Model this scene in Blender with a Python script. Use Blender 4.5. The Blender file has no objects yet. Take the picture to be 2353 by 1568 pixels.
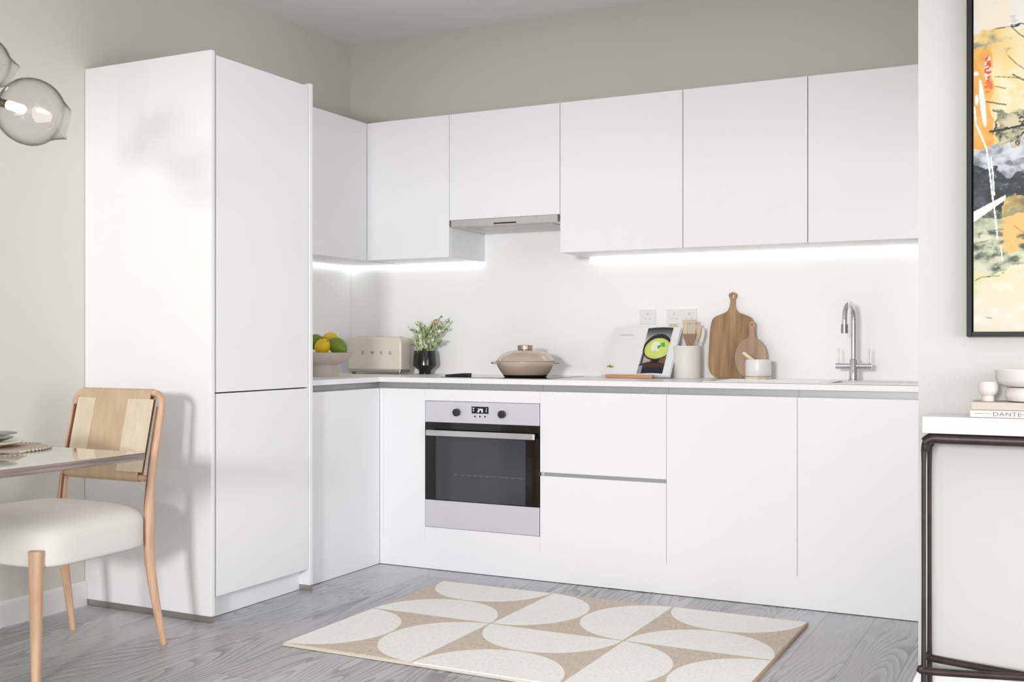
import bpy, bmesh, math, random
from mathutils import Vector, Matrix, noise
random.seed(7)
PI = math.pi
C = bpy.context.scene.collection
F, CX, HY, H = 2522.0, 1176.5, 787.0, 1.07
TH = math.atan(1273.5/2522.0)
RV = (math.cos(TH), math.sin(TH)); FW = (-math.sin(TH), math.cos(TH))

def ray(px):
    a = (px-CX)/F
    return a*RV[0]+FW[0], a*RV[1]+FW[1]
def on_y(px, py, Y):            # world point seen at px,py on the plane y = Y
    dx, dy = ray(px); t = Y/dy
    return Vector((dx*t, Y, H-(py-HY)/F*t))
def on_x(px, py, X):
    dx, dy = ray(px); t = X/dx
    return Vector((X, dy*t, H-(py-HY)/F*t))
def on_z(px, py, Z):
    dx, dy = ray(px); t = (H-Z)*F/(py-HY)
    return Vector((dx*t, dy*t, Z))

# ---------------------------------------------------------------- materials
def lin(c):
    return tuple(((v/255)/12.92 if v/255 <= .04045 else ((v/255+.055)/1.055)**2.4) for v in c) + (1.0,)

def mat(name, rgb, rough=.5, metal=0., spec=.5, coat=0., bump=0., bscale=200., var=0., vscale=8., trans=0., ior=1.45, emit=None, estr=0.):
    m = bpy.data.materials.new(name); m.use_nodes = True
    nt = m.node_tree; b = nt.nodes['Principled BSDF']
    b.inputs['Base Color'].default_value = lin(rgb)
    b.inputs['Roughness'].default_value = rough
    b.inputs['Metallic'].default_value = metal
    b.inputs['Specular IOR Level'].default_value = spec
    b.inputs['IOR'].default_value = ior
    b.inputs['Coat Weight'].default_value = coat
    b.inputs['Transmission Weight'].default_value = trans
    if emit:
        b.inputs['Emission Color'].default_value = lin(emit); b.inputs['Emission Strength'].default_value = estr
    tc = nt.nodes.new('ShaderNodeTexCoord')
    if var:
        n = nt.nodes.new('ShaderNodeTexNoise'); n.inputs['Scale'].default_value = vscale; n.inputs['Detail'].default_value = 4
        nt.links.new(tc.outputs['Object'], n.inputs['Vector'])
        mx = nt.nodes.new('ShaderNodeMix'); mx.data_type = 'RGBA'
        c = lin(rgb)
        mx.inputs[6].default_value = tuple(v*(1-var) for v in c[:3])+(1,)
        mx.inputs[7].default_value = tuple(min(1, v*(1+var)) for v in c[:3])+(1,)
        nt.links.new(n.outputs['Fac'], mx.inputs[0]); nt.links.new(mx.outputs[2], b.inputs['Base Color'])
    if bump:
        n2 = nt.nodes.new('ShaderNodeTexNoise'); n2.inputs['Scale'].default_value = bscale; n2.inputs['Detail'].default_value = 3
        nt.links.new(tc.outputs['Object'], n2.inputs['Vector'])
        bp = nt.nodes.new('ShaderNodeBump'); bp.inputs['Strength'].default_value = bump; bp.inputs['Distance'].default_value = .002
        nt.links.new(n2.outputs['Fac'], bp.inputs['Height']); nt.links.new(bp.outputs['Normal'], b.inputs['Normal'])
    return m

def ramp(nt, fac, stops):
    r = nt.nodes.new('ShaderNodeValToRGB'); e = r.color_ramp.elements
    while len(e) < len(stops): e.new(.5)
    for i, (p, c) in enumerate(stops):
        e[i].position = p; e[i].color = lin(c)
    nt.links.new(fac, r.inputs[0]); return r.outputs[0]

def mth(nt, op, a, b=None, c=None):
    n = nt.nodes.new('ShaderNodeMath'); n.operation = op
    for i, v in enumerate((a, b, c)):
        if v is None: continue
        if isinstance(v, (int, float)): n.inputs[i].default_value = v
        else: nt.links.new(v, n.inputs[i])
    return n.outputs[0]

def wood(name, dark, light, scale=(60, 60, 4), rough=.45, rings=0., coat=0.):
    m = mat(name, light, rough, coat=coat); nt = m.node_tree; b = nt.nodes['Principled BSDF']
    tc = nt.nodes.new('ShaderNodeTexCoord'); mp = nt.nodes.new('ShaderNodeMapping')
    mp.inputs['Scale'].default_value = scale
    nt.links.new(tc.outputs['Object'], mp.inputs[0])
    n = nt.nodes.new('ShaderNodeTexNoise'); n.inputs['Scale'].default_value = 1; n.inputs['Detail'].default_value = 5
    nt.links.new(mp.outputs[0], n.inputs['Vector'])
    nt.links.new(ramp(nt, n.outputs['Fac'], [(.3, dark), (.7, light)]), b.inputs['Base Color'])
    return m

def floor_mat():
    m = mat('grey_oak_planks', (150, 150, 152), .38, spec=.7); nt = m.node_tree; b = nt.nodes['Principled BSDF']
    tc = nt.nodes.new('ShaderNodeTexCoord'); sep = nt.nodes.new('ShaderNodeSeparateXYZ')
    nt.links.new(tc.outputs['Object'], sep.inputs[0])
    x, y = sep.outputs[0], sep.outputs[1]
    W = .1795
    u = mth(nt, 'DIVIDE', mth(nt, 'ADD', x, .838+W*100), W)
    iu = mth(nt, 'FLOOR', u); fu = mth(nt, 'FRACT', u)
    wn = nt.nodes.new('ShaderNodeTexWhiteNoise'); wn.noise_dimensions = '1D'; nt.links.new(iu, wn.inputs['W'])
    off = wn.outputs['Value']
    v = mth(nt, 'DIVIDE', mth(nt, 'ADD', y, mth(nt, 'MULTIPLY', off, 7.)), 1.9)
    iv = mth(nt, 'FLOOR', v); fv = mth(nt, 'FRACT', v)
    wn2 = nt.nodes.new('ShaderNodeTexWhiteNoise'); wn2.noise_dimensions = '2D'
    cb = nt.nodes.new('ShaderNodeCombineXYZ'); nt.links.new(iu, cb.inputs[0]); nt.links.new(iv, cb.inputs[1])
    nt.links.new(cb.outputs[0], wn2.inputs['Vector'])
    pr = wn2.outputs['Value']
    # cathedral grain: contour rings of a stretched noise field, its own for every plank
    c2 = nt.nodes.new('ShaderNodeCombineXYZ')
    nt.links.new(mth(nt, 'ADD', mth(nt, 'MULTIPLY', fu, .62), mth(nt, 'MULTIPLY', pr, 37.)), c2.inputs[0])
    nt.links.new(mth(nt, 'MULTIPLY', y, .5), c2.inputs[1])
    nt.links.new(mth(nt, 'MULTIPLY', pr, 91.), c2.inputs[2])
    n = nt.nodes.new('ShaderNodeTexNoise'); n.inputs['Scale'].default_value = 1.5; n.inputs['Detail'].default_value = 1.2
    n.inputs['Roughness'].default_value = .35
    nt.links.new(c2.outputs[0], n.inputs['Vector'])
    # fine wobble
    c3 = nt.nodes.new('ShaderNodeCombineXYZ'); nt.links.new(mth(nt, 'MULTIPLY', x, 30.), c3.inputs[0]); nt.links.new(mth(nt, 'MULTIPLY', y, 9.), c3.inputs[1])
    nf = nt.nodes.new('ShaderNodeTexNoise'); nf.inputs['Scale'].default_value = 1; nf.inputs['Detail'].default_value = 3
    nt.links.new(c3.outputs[0], nf.inputs['Vector'])
    ringv = mth(nt, 'ADD', mth(nt, 'MULTIPLY', n.outputs['Fac'], 26.), mth(nt, 'MULTIPLY', nf.outputs['Fac'], .22))
    saw = mth(nt, 'FRACT', ringv)
    # asymmetric line: dark thin late-wood
    line = mth(nt, 'POWER', saw, 2.4)
    patch = nt.nodes.new('ShaderNodeTexNoise'); patch.inputs['Scale'].default_value = 1.7; nt.links.new(tc.outputs['Object'], patch.inputs['Vector'])
    strength = mth(nt, 'MULTIPLY', mth(nt, 'MAXIMUM', mth(nt, 'MULTIPLY', mth(nt, 'SUBTRACT', patch.outputs['Fac'], .36), 4.), 0.), .5)
    strength = mth(nt, 'MINIMUM', strength, .75)
    # fine straight fibres
    c4 = nt.nodes.new('ShaderNodeCombineXYZ'); nt.links.new(mth(nt, 'MULTIPLY', x, 260.), c4.inputs[0]); nt.links.new(mth(nt, 'MULTIPLY', y, 6.), c4.inputs[1])
    nfib = nt.nodes.new('ShaderNodeTexNoise'); nfib.inputs['Scale'].default_value = 1; nfib.inputs['Detail'].default_value = 2
    nt.links.new(c4.outputs[0], nfib.inputs['Vector'])
    val = mth(nt, 'SUBTRACT', .60, mth(nt, 'MULTIPLY', mth(nt, 'MULTIPLY', line, strength), .95))
    val = mth(nt, 'ADD', val, mth(nt, 'MULTIPLY', mth(nt, 'SUBTRACT', nfib.outputs['Fac'], .5), .22))
    val = mth(nt, 'ADD', val, mth(nt, 'MULTIPLY', mth(nt, 'SUBTRACT', pr, .5), .16))
    # joints
    ed = mth(nt, 'MINIMUM', fu, mth(nt, 'SUBTRACT', 1., fu))
    j1 = mth(nt, 'LESS_THAN', ed, .011)
    ev = mth(nt, 'MINIMUM', fv, mth(nt, 'SUBTRACT', 1., fv))
    j2 = mth(nt, 'LESS_THAN', ev, .001)
    val = mth(nt, 'SUBTRACT', val, mth(nt, 'MULTIPLY', mth(nt, 'MAXIMUM', j1, j2), .26))
    col = ramp(nt, val, [(0., (106, 106, 108)), (.35, (148, 148, 151)), (.62, (190, 190, 194)), (1., (214, 214, 218))])
    nt.links.new(col, b.inputs['Base Color'])
    nt.links.new(mth(nt, 'ADD', .20, mth(nt, 'MULTIPLY', nfib.outputs['Fac'], .2)), b.inputs['Roughness'])
    bp = nt.nodes.new('ShaderNodeBump'); bp.inputs['Strength'].default_value = .15; bp.inputs['Distance'].default_value = .001
    nt.links.new(val, bp.inputs['Height']); nt.links.new(bp.outputs['Normal'], b.inputs['Normal'])
    return m

RX0, RX1, RY0, RY1 = -2.463, -.868, 3.085, 4.205
def rug_mat():
    m = mat('rug_pile', (220, 214, 204), .95, spec=.1); nt = m.node_tree; b = nt.nodes['Principled BSDF']
    tc = nt.nodes.new('ShaderNodeTexCoord'); sep = nt.nodes.new('ShaderNodeSeparateXYZ')
    nt.links.new(tc.outputs['Object'], sep.inputs[0])
    u = mth(nt, 'DIVIDE', mth(nt, 'SUBTRACT', sep.outputs[0], RX0), (RX1-RX0)/3)
    v = mth(nt, 'DIVIDE', mth(nt, 'SUBTRACT', sep.outputs[1], RY0), (RY1-RY0)/2)
    fu, fv = mth(nt, 'FRACT', u), mth(nt, 'FRACT', v)
    par = mth(nt, 'MODULO', mth(nt, 'ADD', mth(nt, 'FLOOR', u), mth(nt, 'FLOOR', v)), 2.)   # 0 -> upright halves, 1 -> lying halves
    inv = mth(nt, 'SUBTRACT', 1., par)
    p = mth(nt, 'ADD', mth(nt, 'MULTIPLY', par, fu), mth(nt, 'MULTIPLY', inv, fv))
    q = mth(nt, 'ADD', mth(nt, 'MULTIPLY', par, fv), mth(nt, 'MULTIPLY', inv, fu))
    q2 = mth(nt, 'MINIMUM', q, mth(nt, 'SUBTRACT', 1., q))
    q2 = mth(nt, 'ADD', q2, 0.)
    d = mth(nt, 'SQRT', mth(nt, 'ADD', mth(nt, 'POWER', mth(nt, 'SUBTRACT', p, .5), 2.), mth(nt, 'POWER', q2, 2.)))
    inside = mth(nt, 'MULTIPLY', mth(nt, 'LESS_THAN', d, .492), mth(nt, 'GREATER_THAN', q2, .006))
    # cream pile speckle
    n1 = nt.nodes.new('ShaderNodeTexNoise'); n1.inputs['Scale'].default_value = 190; n1.inputs['Detail'].default_value = 2
    nt.links.new(tc.outputs['Object'], n1.inputs['Vector'])
    cream = ramp(nt, n1.outputs['Fac'], [(.3, (236, 233, 226)), (.52, (251, 250, 246)), (.75, (254, 253, 251))])
    mp = nt.nodes.new('ShaderNodeMapping'); mp.inputs['Scale'].default_value = (260, 26, 1); nt.links.new(tc.outputs['Object'], mp.inputs[0])
    n2 = nt.nodes.new('ShaderNodeTexNoise'); n2.inputs['Scale'].default_value = 1; n2.inputs['Detail'].default_value = 3
    nt.links.new(mp.outputs[0], n2.inputs['Vector'])
    tan = ramp(nt, n2.outputs['Fac'], [(.3, (196, 181, 165)), (.55, (216, 204, 190)), (.8, (230, 221, 210))])
    mx = nt.nodes.new('ShaderNodeMix'); mx.data_type = 'RGBA'
    nt.links.new(inside, mx.inputs[0]); nt.links.new(tan, mx.inputs[6]); nt.links.new(cream, mx.inputs[7])
    nt.links.new(mx.outputs[2], b.inputs['Base Color'])
    bp = nt.nodes.new('ShaderNodeBump'); bp.inputs['Strength'].default_value = .5; bp.inputs['Distance'].default_value = .003
    nt.links.new(mth(nt, 'ADD', mth(nt, 'MULTIPLY', inside, .8), mth(nt, 'MULTIPLY', n1.outputs['Fac'], .5)), bp.inputs['Height'])
    nt.links.new(bp.outputs['Normal'], b.inputs['Normal'])
    return m

def thin_glass(name, clear, rim):
    m = bpy.data.materials.new(name); m.use_nodes = True; nt = m.node_tree; nt.nodes.clear()
    out = nt.nodes.new('ShaderNodeOutputMaterial'); tr = nt.nodes.new('ShaderNodeBsdfTransparent'); gl = nt.nodes.new('ShaderNodeBsdfGlossy')
    gl.inputs['Roughness'].default_value = .015; mix = nt.nodes.new('ShaderNodeMixShader')
    lw = nt.nodes.new('ShaderNodeLayerWeight'); lw.inputs['Blend'].default_value = .5
    k = mth(nt, 'POWER', lw.outputs['Facing'], 4.)
    c = nt.nodes.new('ShaderNodeMix'); c.data_type = 'RGBA'; c.inputs[6].default_value = lin(clear); c.inputs[7].default_value = lin(rim)
    nt.links.new(k, c.inputs[0]); nt.links.new(c.outputs[2], tr.inputs['Color'])
    nt.links.new(mth(nt, 'ADD', .035, mth(nt, 'MULTIPLY', mth(nt, 'POWER', lw.outputs['Facing'], 4.), .45)), mix.inputs[0]); nt.links.new(tr.outputs[0], mix.inputs[1]); nt.links.new(gl.outputs[0], mix.inputs[2])
    nt.links.new(mix.outputs[0], out.inputs[0]); return m

def weave_mat(name, a, c, f1=520., f2=520.):
    m = mat(name, c, .8, spec=.2); nt = m.node_tree; b = nt.nodes['Principled BSDF']
    tc = nt.nodes.new('ShaderNodeTexCoord'); sep = nt.nodes.new('ShaderNodeSeparateXYZ'); nt.links.new(tc.outputs['Object'], sep.inputs[0])
    sx = mth(nt, 'SINE', mth(nt, 'MULTIPLY', sep.outputs[0], f1*2.2)); sz = mth(nt, 'SINE', mth(nt, 'MULTIPLY', sep.outputs[2], f2*2.2))
    w = mth(nt, 'MULTIPLY', sx, sz)
    n = nt.nodes.new('ShaderNodeTexNoise'); n.inputs['Scale'].default_value = 12
    mp = nt.nodes.new('ShaderNodeMapping'); mp.inputs['Scale'].default_value = (4, 4, .6); nt.links.new(tc.outputs['Object'], mp.inputs[0]); nt.links.new(mp.outputs[0], n.inputs['Vector'])
    f = mth(nt, 'ADD', mth(nt, 'MULTIPLY', w, .18), n.outputs['Fac'])
    nt.links.new(ramp(nt, f, [(.25, a), (.75, c)]), b.inputs['Base Color'])
    bp = nt.nodes.new('ShaderNodeBump'); bp.inputs['Strength'].default_value = .3; bp.inputs['Distance'].default_value = .001
    nt.links.new(w, bp.inputs['Height']); nt.links.new(bp.outputs['Normal'], b.inputs['Normal'])
    return m

def attr_mat(name, rough=.6, coat=0.):
    m = mat(name, (200, 200, 200), rough, coat=coat); nt = m.node_tree
    a = nt.nodes.new('ShaderNodeAttribute'); a.attribute_name = 'paint'
    nt.links.new(a.outputs['Color'], nt.nodes['Principled BSDF'].inputs['Base Color'])
    return m

M = dict(
    wall=mat('wall_paint', (209, 207, 199), .75, spec=.25, bump=.03, bscale=400),
    wall_toned=mat('wall_paint_toned', (200, 199, 195), .75, spec=.25, bump=.03, bscale=400),  # same paint as wall, darkened to offset the stronger light on the right wall
    ceiling=mat('ceiling_paint', (247, 243, 243), .85, spec=.2, bump=.02, bscale=300),
    trim=mat('trim_white', (226, 226, 225), .45),
    floor=floor_mat(),
    rug=rug_mat(),
    rug_edge=mat('rug_edge', (214, 207, 195), .95, spec=.1, bump=.6, bscale=260, var=.1, vscale=90),
    rug_binding=mat('rug_binding', (186, 165, 143), .9, spec=.1, bump=.5, bscale=260),
    cab=mat('cabinet_white', (238, 238, 240), .3, spec=.4, bump=.01, bscale=90),
    carcass=mat('carcass_white', (225, 225, 226), .5),
    splash=mat('splash_white', (251, 251, 251), .2, spec=.4, bump=.006, bscale=40),
    worktop=mat('worktop_quartz', (240, 240, 240), .3, var=.015, vscale=30),
    channel=mat('handle_channel_aluminium', (168, 168, 170), .42, metal=.35, spec=.4, var=.02, vscale=3),
    strip=mat('brushed_strip', (176, 170, 166), .3, metal=.8, var=.04, vscale=20),
    gap=mat('shadow_gap', (95, 92, 90), .8),
    steel=mat('brushed_steel', (212, 211, 218), .38, metal=.25, bump=.05, bscale=60, var=.015, vscale=4),
    steel_light=mat('satin_handle', (200, 200, 201), .3, metal=.75),
    hood=mat('hood_aluminium', (196, 191, 189), .4, metal=.4, var=.03, vscale=4),
    hood_under=mat('hood_underside', (216, 216, 216), .45, metal=.3),
    chrome=mat('chrome', (228, 228, 230), .12, metal=1.),
    blackglass=mat('black_glass', (14, 14, 15), .06, spec=.5, coat=.3),
    ovenglass=mat('oven_window_glass', (66, 66, 72), .08, spec=.6),
    knobblack=mat('knob_black', (40, 40, 44), .35),
    display=mat('display_black', (4, 4, 8), .1),
    digits=mat('display_digits', (220, 220, 228), .5, emit=(220, 220, 230), estr=.6),
    rack=mat('rack_wire', (150, 150, 152), .3, metal=.8),
    led=mat('led_strip', (255, 255, 255), .5, emit=(255, 255, 255), estr=2.4),
    cream=mat('cream_enamel', (226, 219, 203), .22, coat=.4),
    toastbase=mat('toaster_chrome', (190, 184, 172), .2, metal=.9),
    letters=mat('letter_chrome', (150, 146, 134), .2, metal=.9),
    blackceramic=mat('black_ceramic', (20, 21, 17), .13, spec=.6, coat=.3),
    leaf=mat('leaf_pale_green', (198, 212, 162), .6, var=.22, vscale=25),
    leafdark=mat('leaf_green', (138, 156, 92), .6, var=.25, vscale=25),
    leafwhite=mat('leaf_whitish', (230, 235, 220), .65, var=.08, vscale=25),
    stem=mat('stem_green', (110, 122, 78), .6),
    bud=mat('bud_coral', (214, 140, 112), .6),
    bowlstone=mat('bowl_stone', (203, 192, 180), .6, var=.03, vscale=12),
    lemon=mat('lemon_skin', (236, 200, 34), .45, bump=.25, bscale=160, var=.06, vscale=15),
    green=mat('green_skin', (122, 140, 44), .42, bump=.1, bscale=120, var=.2, vscale=18),
    navel=mat('fruit_stalk', (92, 76, 40), .7),
    pan=mat('pan_rose', (208, 188, 172), .26, metal=.25, coat=.5),
    panmetal=mat('pan_knob', (196, 180, 160), .22, metal=.85),
    panbase=mat('pan_base', (40, 32, 28), .4),
    hobwhite=mat('hob_glass', (30, 30, 32), .05, spec=.5),
    page=mat('paper_white', (238, 238, 238), .6, spec=.2),
    ledge=wood('ledge_wood', (196, 140, 108), (214, 164, 130), (8, 50, 50)),
    walnut=None, walnut2=None,
    paint_page=attr_mat('printed_page', .35),
    canvas=attr_mat('canvas_paint', .55),
    frameblack=mat('frame_black', (30, 30, 35), .5, spec=.3),
    framein=mat('frame_recess', (12, 11, 10), .8),
    jar=mat('jar_stone', (232, 227, 222), .5, var=.05, vscale=6),
    utwood=mat('utensil_wood', (214, 194, 166), .6, var=.06, vscale=14),
    utwood2=mat('utensil_wood_brown', (150, 122, 102), .6, var=.06, vscale=14),
    saltwhite=mat('pot_white', (236, 236, 236), .25, coat=.3),
    mark=mat('pot_mark', (196, 196, 196), .5),
    palewood=mat('pale_wood', (238, 220, 192), .55, var=.03, vscale=20),
    socket=mat('socket_white', (236, 236, 236), .4),
    slot=mat('socket_slot', (205, 205, 205), .6),
    tabletop=mat('table_gloss', (214, 212, 204), .06, spec=.5, coat=.6),
    tableedge=wood('table_edge', (104, 93, 88), (152, 138, 130), (6, 4, 160)),
    chairwood=wood('chair_wood', (190, 148, 120), (220, 186, 156), (40, 40, 5), rough=.42),
    chairdark=wood('chair_wood_groove', (110, 76, 56), (134, 96, 72), (40, 40, 5)),
    sheet=weave_mat('backrest_canvas', (190, 167, 140), (204, 181, 153)),
    sheetpale=weave_mat('backrest_band', (210, 194, 170), (222, 207, 184)),
    seat=mat('seat_boucle', (226, 222, 216), .9, spec=.15, bump=.35, bscale=420),
    plate=mat('plate_cream', (226, 222, 200), .25, coat=.3),
    plategreen=mat('plate_green', (42, 48, 34), .22, coat=.3),
    napkin=mat('napkin_linen', (196, 190, 152), .85, bump=.3, bscale=120),
    mat_=mat('placemat_rope', (190, 176, 162), .85, bump=.5, bscale=150, var=.2, vscale=60),
    cutlery=mat('cutlery_gold', (206, 198, 176), .2, metal=.9),
    glass=thin_glass('smoked_glass', (252, 251, 250), (112, 108, 102)),
    clear=thin_glass('clear_glass', (252, 254, 253), (150, 160, 156)),
    bronze=mat('bronze_dark', (84, 66, 58), .35, metal=.7, var=.3, vscale=14, bump=.2, bscale=60),
    bulb=mat('bulb_lit', (255, 252, 246), .4, emit=(255, 250, 240), estr=6.),
    marble=mat('console_marble', (226, 226, 227), .3, var=.02, vscale=4),
    iron=mat('console_iron', (66, 56, 54), .42, metal=.55, var=.55, vscale=18, bump=.35, bscale=45),
    booktop=mat('book_beige', (192, 181, 170), .6, var=.02, vscale=10),
    bookcream=mat('book_cream', (212, 206, 201), .6),
    pages=mat('book_pages', (232, 226, 216), .8),
    ink=mat('ink_grey', (120, 110, 106), .7),
    ceramic=mat('ceramic_pinkwhite', (216, 210, 206), .55),
    utblack=mat('utensil_black', (36, 36, 36), .45),
    winframe=mat('window_frame', (225, 225, 225), .5),
)
M['walnut'] = wood('walnut_board', (118, 84, 54), (184, 148, 108), (30, 20, 1.6), rough=.5)
M['walnut2'] = wood('walnut_board_light', (156, 124, 98), (192, 162, 134), (26, 20, 3), rough=.5)

# ---------------------------------------------------------------- geometry
class MB:
    def __init__(s): s.bm = bmesh.new()
    def box(s, x0, x1, y0, y1, z0, z1):
        x0, x1 = sorted((x0, x1)); y0, y1 = sorted((y0, y1)); z0, z1 = sorted((z0, z1))
        v = [s.bm.verts.new(p) for p in ((x0,y0,z0),(x1,y0,z0),(x1,y1,z0),(x0,y1,z0),(x0,y0,z1),(x1,y0,z1),(x1,y1,z1),(x0,y1,z1))]
        for f in ((0,3,2,1),(4,5,6,7),(0,1,5,4),(1,2,6,5),(2,3,7,6),(3,0,4,7)): s.bm.faces.new([v[i] for i in f])
        return s
    def prism(s, pts, axis, a, b):      # pts 2D outline, extruded along axis between a and b
        def P(p, t):
            return {'x': (t, p[0], p[1]), 'y': (p[0], t, p[1]), 'z': (p[0], p[1], t)}[axis]
        A = [s.bm.verts.new(P(p, a)) for p in pts]; B = [s.bm.verts.new(P(p, b)) for p in pts]
        n = len(pts)
        s.bm.faces.new(A); s.bm.faces.new(B[::-1])
        for i in range(n): s.bm.faces.new([A[i], B[i], B[(i+1)%n], A[(i+1)%n]])
        return s
    def lathe(s, prof, seg=40, cx=0, cy=0, cap0=True, cap1=True):
        rings = []
        for r, z in prof:
            rings.append([s.bm.verts.new((cx+r*math.cos(2*PI*i/seg), cy+r*math.sin(2*PI*i/seg), z)) for i in range(seg)])
        for a, b in zip(rings, rings[1:]):
            for i in range(seg): s.bm.faces.new([a[i], a[(i+1)%seg], b[(i+1)%seg], b[i]])
        if cap0: s.bm.faces.new(rings[0][::-1])
        if cap1: s.bm.faces.new(rings[-1])
        return s
    def tube(s, path, rad, seg=14, cap=True, sx=1.):
        path = [Vector(p) for p in path]; n = len(path)
        if not isinstance(rad, (list, tuple)): rad = [rad]*n
        t = [(path[min(i+1, n-1)]-path[max(i-1, 0)]).normalized() for i in range(n)]
        up = Vector((0, 0, 1)) if abs(t[0].z) < .9 else Vector((1, 0, 0))
        u = t[0].cross(up).normalized(); rings = []
        for i in range(n):
            u = (u - t[i]*u.dot(t[i])).normalized(); w = t[i].cross(u)
            rings.append([s.bm.verts.new(path[i]+(u*math.cos(2*PI*k/seg)*sx+w*math.sin(2*PI*k/seg))*rad[i]) for k in range(seg)])
        for a, b in zip(rings, rings[1:]):
            for i in range(seg): s.bm.faces.new([a[i], a[(i+1)%seg], b[(i+1)%seg], b[i]])
        if cap: s.bm.faces.new(rings[0][::-1]); s.bm.faces.new(rings[-1])
        return s
    def ball(s, c, r, sc=(1, 1, 1), seg=20, rot=None):
        m = Matrix.Translation(c) @ (rot or Matrix()) @ Matrix.Diagonal((r*sc[0], r*sc[1], r*sc[2], 1))
        bmesh.ops.create_uvsphere(s.bm, u_segments=seg, v_segments=seg//2+2, radius=1, matrix=m); return s
    def grid(s, fn, nu, nv, closed_u=False):
        g = [[s.bm.verts.new(fn(i/(nu if closed_u else nu-1), j/(nv-1))) for i in range(nu)] for j in range(nv)]
        for j in range(nv-1):
            for i in range(nu if closed_u else nu-1):
                s.bm.faces.new([g[j][i], g[j][(i+1)%nu], g[j+1][(i+1)%nu], g[j+1][i]])
        return s
    def xf(s, m):
        bmesh.ops.transform(s.bm, matrix=m, verts=s.bm.verts); return s
    def build(s, name, m, parent=None, bevel=0., smooth=False, subd=0, sub=None, seg=2):
        bmesh.ops.recalc_face_normals(s.bm, faces=s.bm.faces)
        me = bpy.data.meshes.new(name); s.bm.to_mesh(me); s.bm.free()
        me.materials.append(m)
        if sub:
            for x in sub: me.materials.append(x)
        o = bpy.data.objects.new(name, me); C.objects.link(o)
        if parent is not None:
            o.parent = parent; o.matrix_parent_inverse = Matrix()
            # vertices are written in world space: bring them into the parent's frame
            pm = world_of(parent)
            me.transform(pm.inverted())
        if bevel:
            b = o.modifiers.new('bevel', 'BEVEL'); b.width = bevel; b.segments = seg; b.limit_method = 'ANGLE'; b.angle_limit = .6
            b.harden_normals = False
        if subd:
            b = o.modifiers.new('subd', 'SUBSURF'); b.levels = subd; b.render_levels = subd
        if smooth:
            for p in me.polygons: p.use_smooth = True
            try: me.set_sharp_from_angle(angle=.7)
            except Exception: pass
        return o

def world_of(o):
    m = Matrix.LocRotScale(o.location, o.rotation_euler, o.scale)
    return world_of(o.parent) @ m if o.parent else m

def thing(name, label, cat, loc=(0, 0, 0), rz=0., group=None):
    o = bpy.data.objects.new(name, None); C.objects.link(o)
    o.location = loc; o.rotation_euler = (0, 0, rz); o.empty_display_size = .05
    o['label'] = label; o['category'] = cat
    if group: o['group'] = group
    return o
def tag(o, label, cat, group=None):
    o['label'] = label; o['category'] = cat
    if group: o['group'] = group
    return o
def struct(o):
    o['kind'] = 'structure'; return o
def catmull(pts, n=8):
    P = [Vector(p) for p in pts]; P = [P[0]*2-P[1]]+P+[P[-1]*2-P[-2]]; out = []
    for i in range(1, len(P)-2):
        for k in range(n):
            t = k/n; a, b, c, d = P[i-1:i+3]
            out.append(.5*((2*b)+(c-a)*t+(2*a-5*b+4*c-d)*t*t+(3*b-a-3*c+d)*t**3))
    out.append(P[-2]); return out
def lerp_list(vals, n):
    out = []
    for i in range(n):
        t = i/(n-1)*(len(vals)-1); k = min(int(t), len(vals)-2); out.append(vals[k]+(vals[k+1]-vals[k])*(t-k))
    return out
def text_mesh(s, size, m, name, parent, mtx, ext=.0006, spacing=1.):
    cu = bpy.data.curves.new(name, 'FONT'); cu.body = s; cu.size = size; cu.extrude = ext; cu.align_x = 'CENTER'; cu.align_y = 'CENTER'
    cu.space_character = spacing
    o = bpy.data.objects.new(name, cu); C.objects.link(o)
    dg = bpy.context.evaluated_depsgraph_get(); dg.update()
    me = bpy.data.meshes.new_from_object(o.evaluated_get(dg)); bpy.data.objects.remove(o); bpy.data.curves.remove(cu)
    me.materials.clear(); me.materials.append(m); me.name = name
    me.transform((world_of(parent).inverted() if parent else Matrix()) @ mtx)
    o = bpy.data.objects.new(name, me); C.objects.link(o); o.parent = parent
    return o
def painted(name, m, parent, fn_pos, fn_col, nu, nv):
    me = bpy.data.meshes.new(name); vs = []; cs = []
    for j in range(nv):
        for i in range(nu):
            u, v = i/(nu-1), j/(nv-1); vs.append(fn_pos(u, v)); cs.append(fn_col(u, v))
    fs = [(j*nu+i, j*nu+i+1, (j+1)*nu+i+1, (j+1)*nu+i) for j in range(nv-1) for i in range(nu-1)]
    me.from_pydata([tuple(v) for v in vs], [], fs)
    at = me.color_attributes.new('paint', 'FLOAT_COLOR', 'POINT')
    flat = []
    for c in cs: flat.extend(lin(c))
    at.data.foreach_set('color', flat); me.materials.append(m)
    if parent: me.transform(world_of(parent).inverted())
    o = bpy.data.objects.new(name, me); C.objects.link(o); o.parent = parent
    return o

# ---------------------------------------------------------------- the setting
XL, YB, ZC = -3.576, 5.073, 2.733       # left wall, back wall, ceiling
XN, YN = -.392, 3.452                   # left edge and face of the wall on the right
XR, YR = 3.0, -1.0
WT = .902                               # worktop top
def facing_plane(x0, x1, y0, y1, z0, z1, name, m): return struct(MB().box(x0, x1, y0, y1, z0, z1).build(name, m))
facing_plane(XL-.1, XR+.1, YR-.1, YB+.1, -.1, 0, 'floor', M['floor'])
facing_plane(XL-.1, XR+.1, YR-.1, YB+.1, ZC, ZC+.1, 'ceiling', M['ceiling'])
facing_plane(XL-.1, XL, YR-.1, YB+.1, 0, ZC, 'wall_left', M['wall'])
facing_plane(XL, XN, YB, YB+.1, 0, ZC, 'wall_back', M['wall'])
facing_plane(XN, XR, YN, YB+.1, 0, ZC, 'wall_right', M['wall_toned'])
V0, V1, VZ0, VZ1 = -.6, 2.7, .3, 2.3
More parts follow.
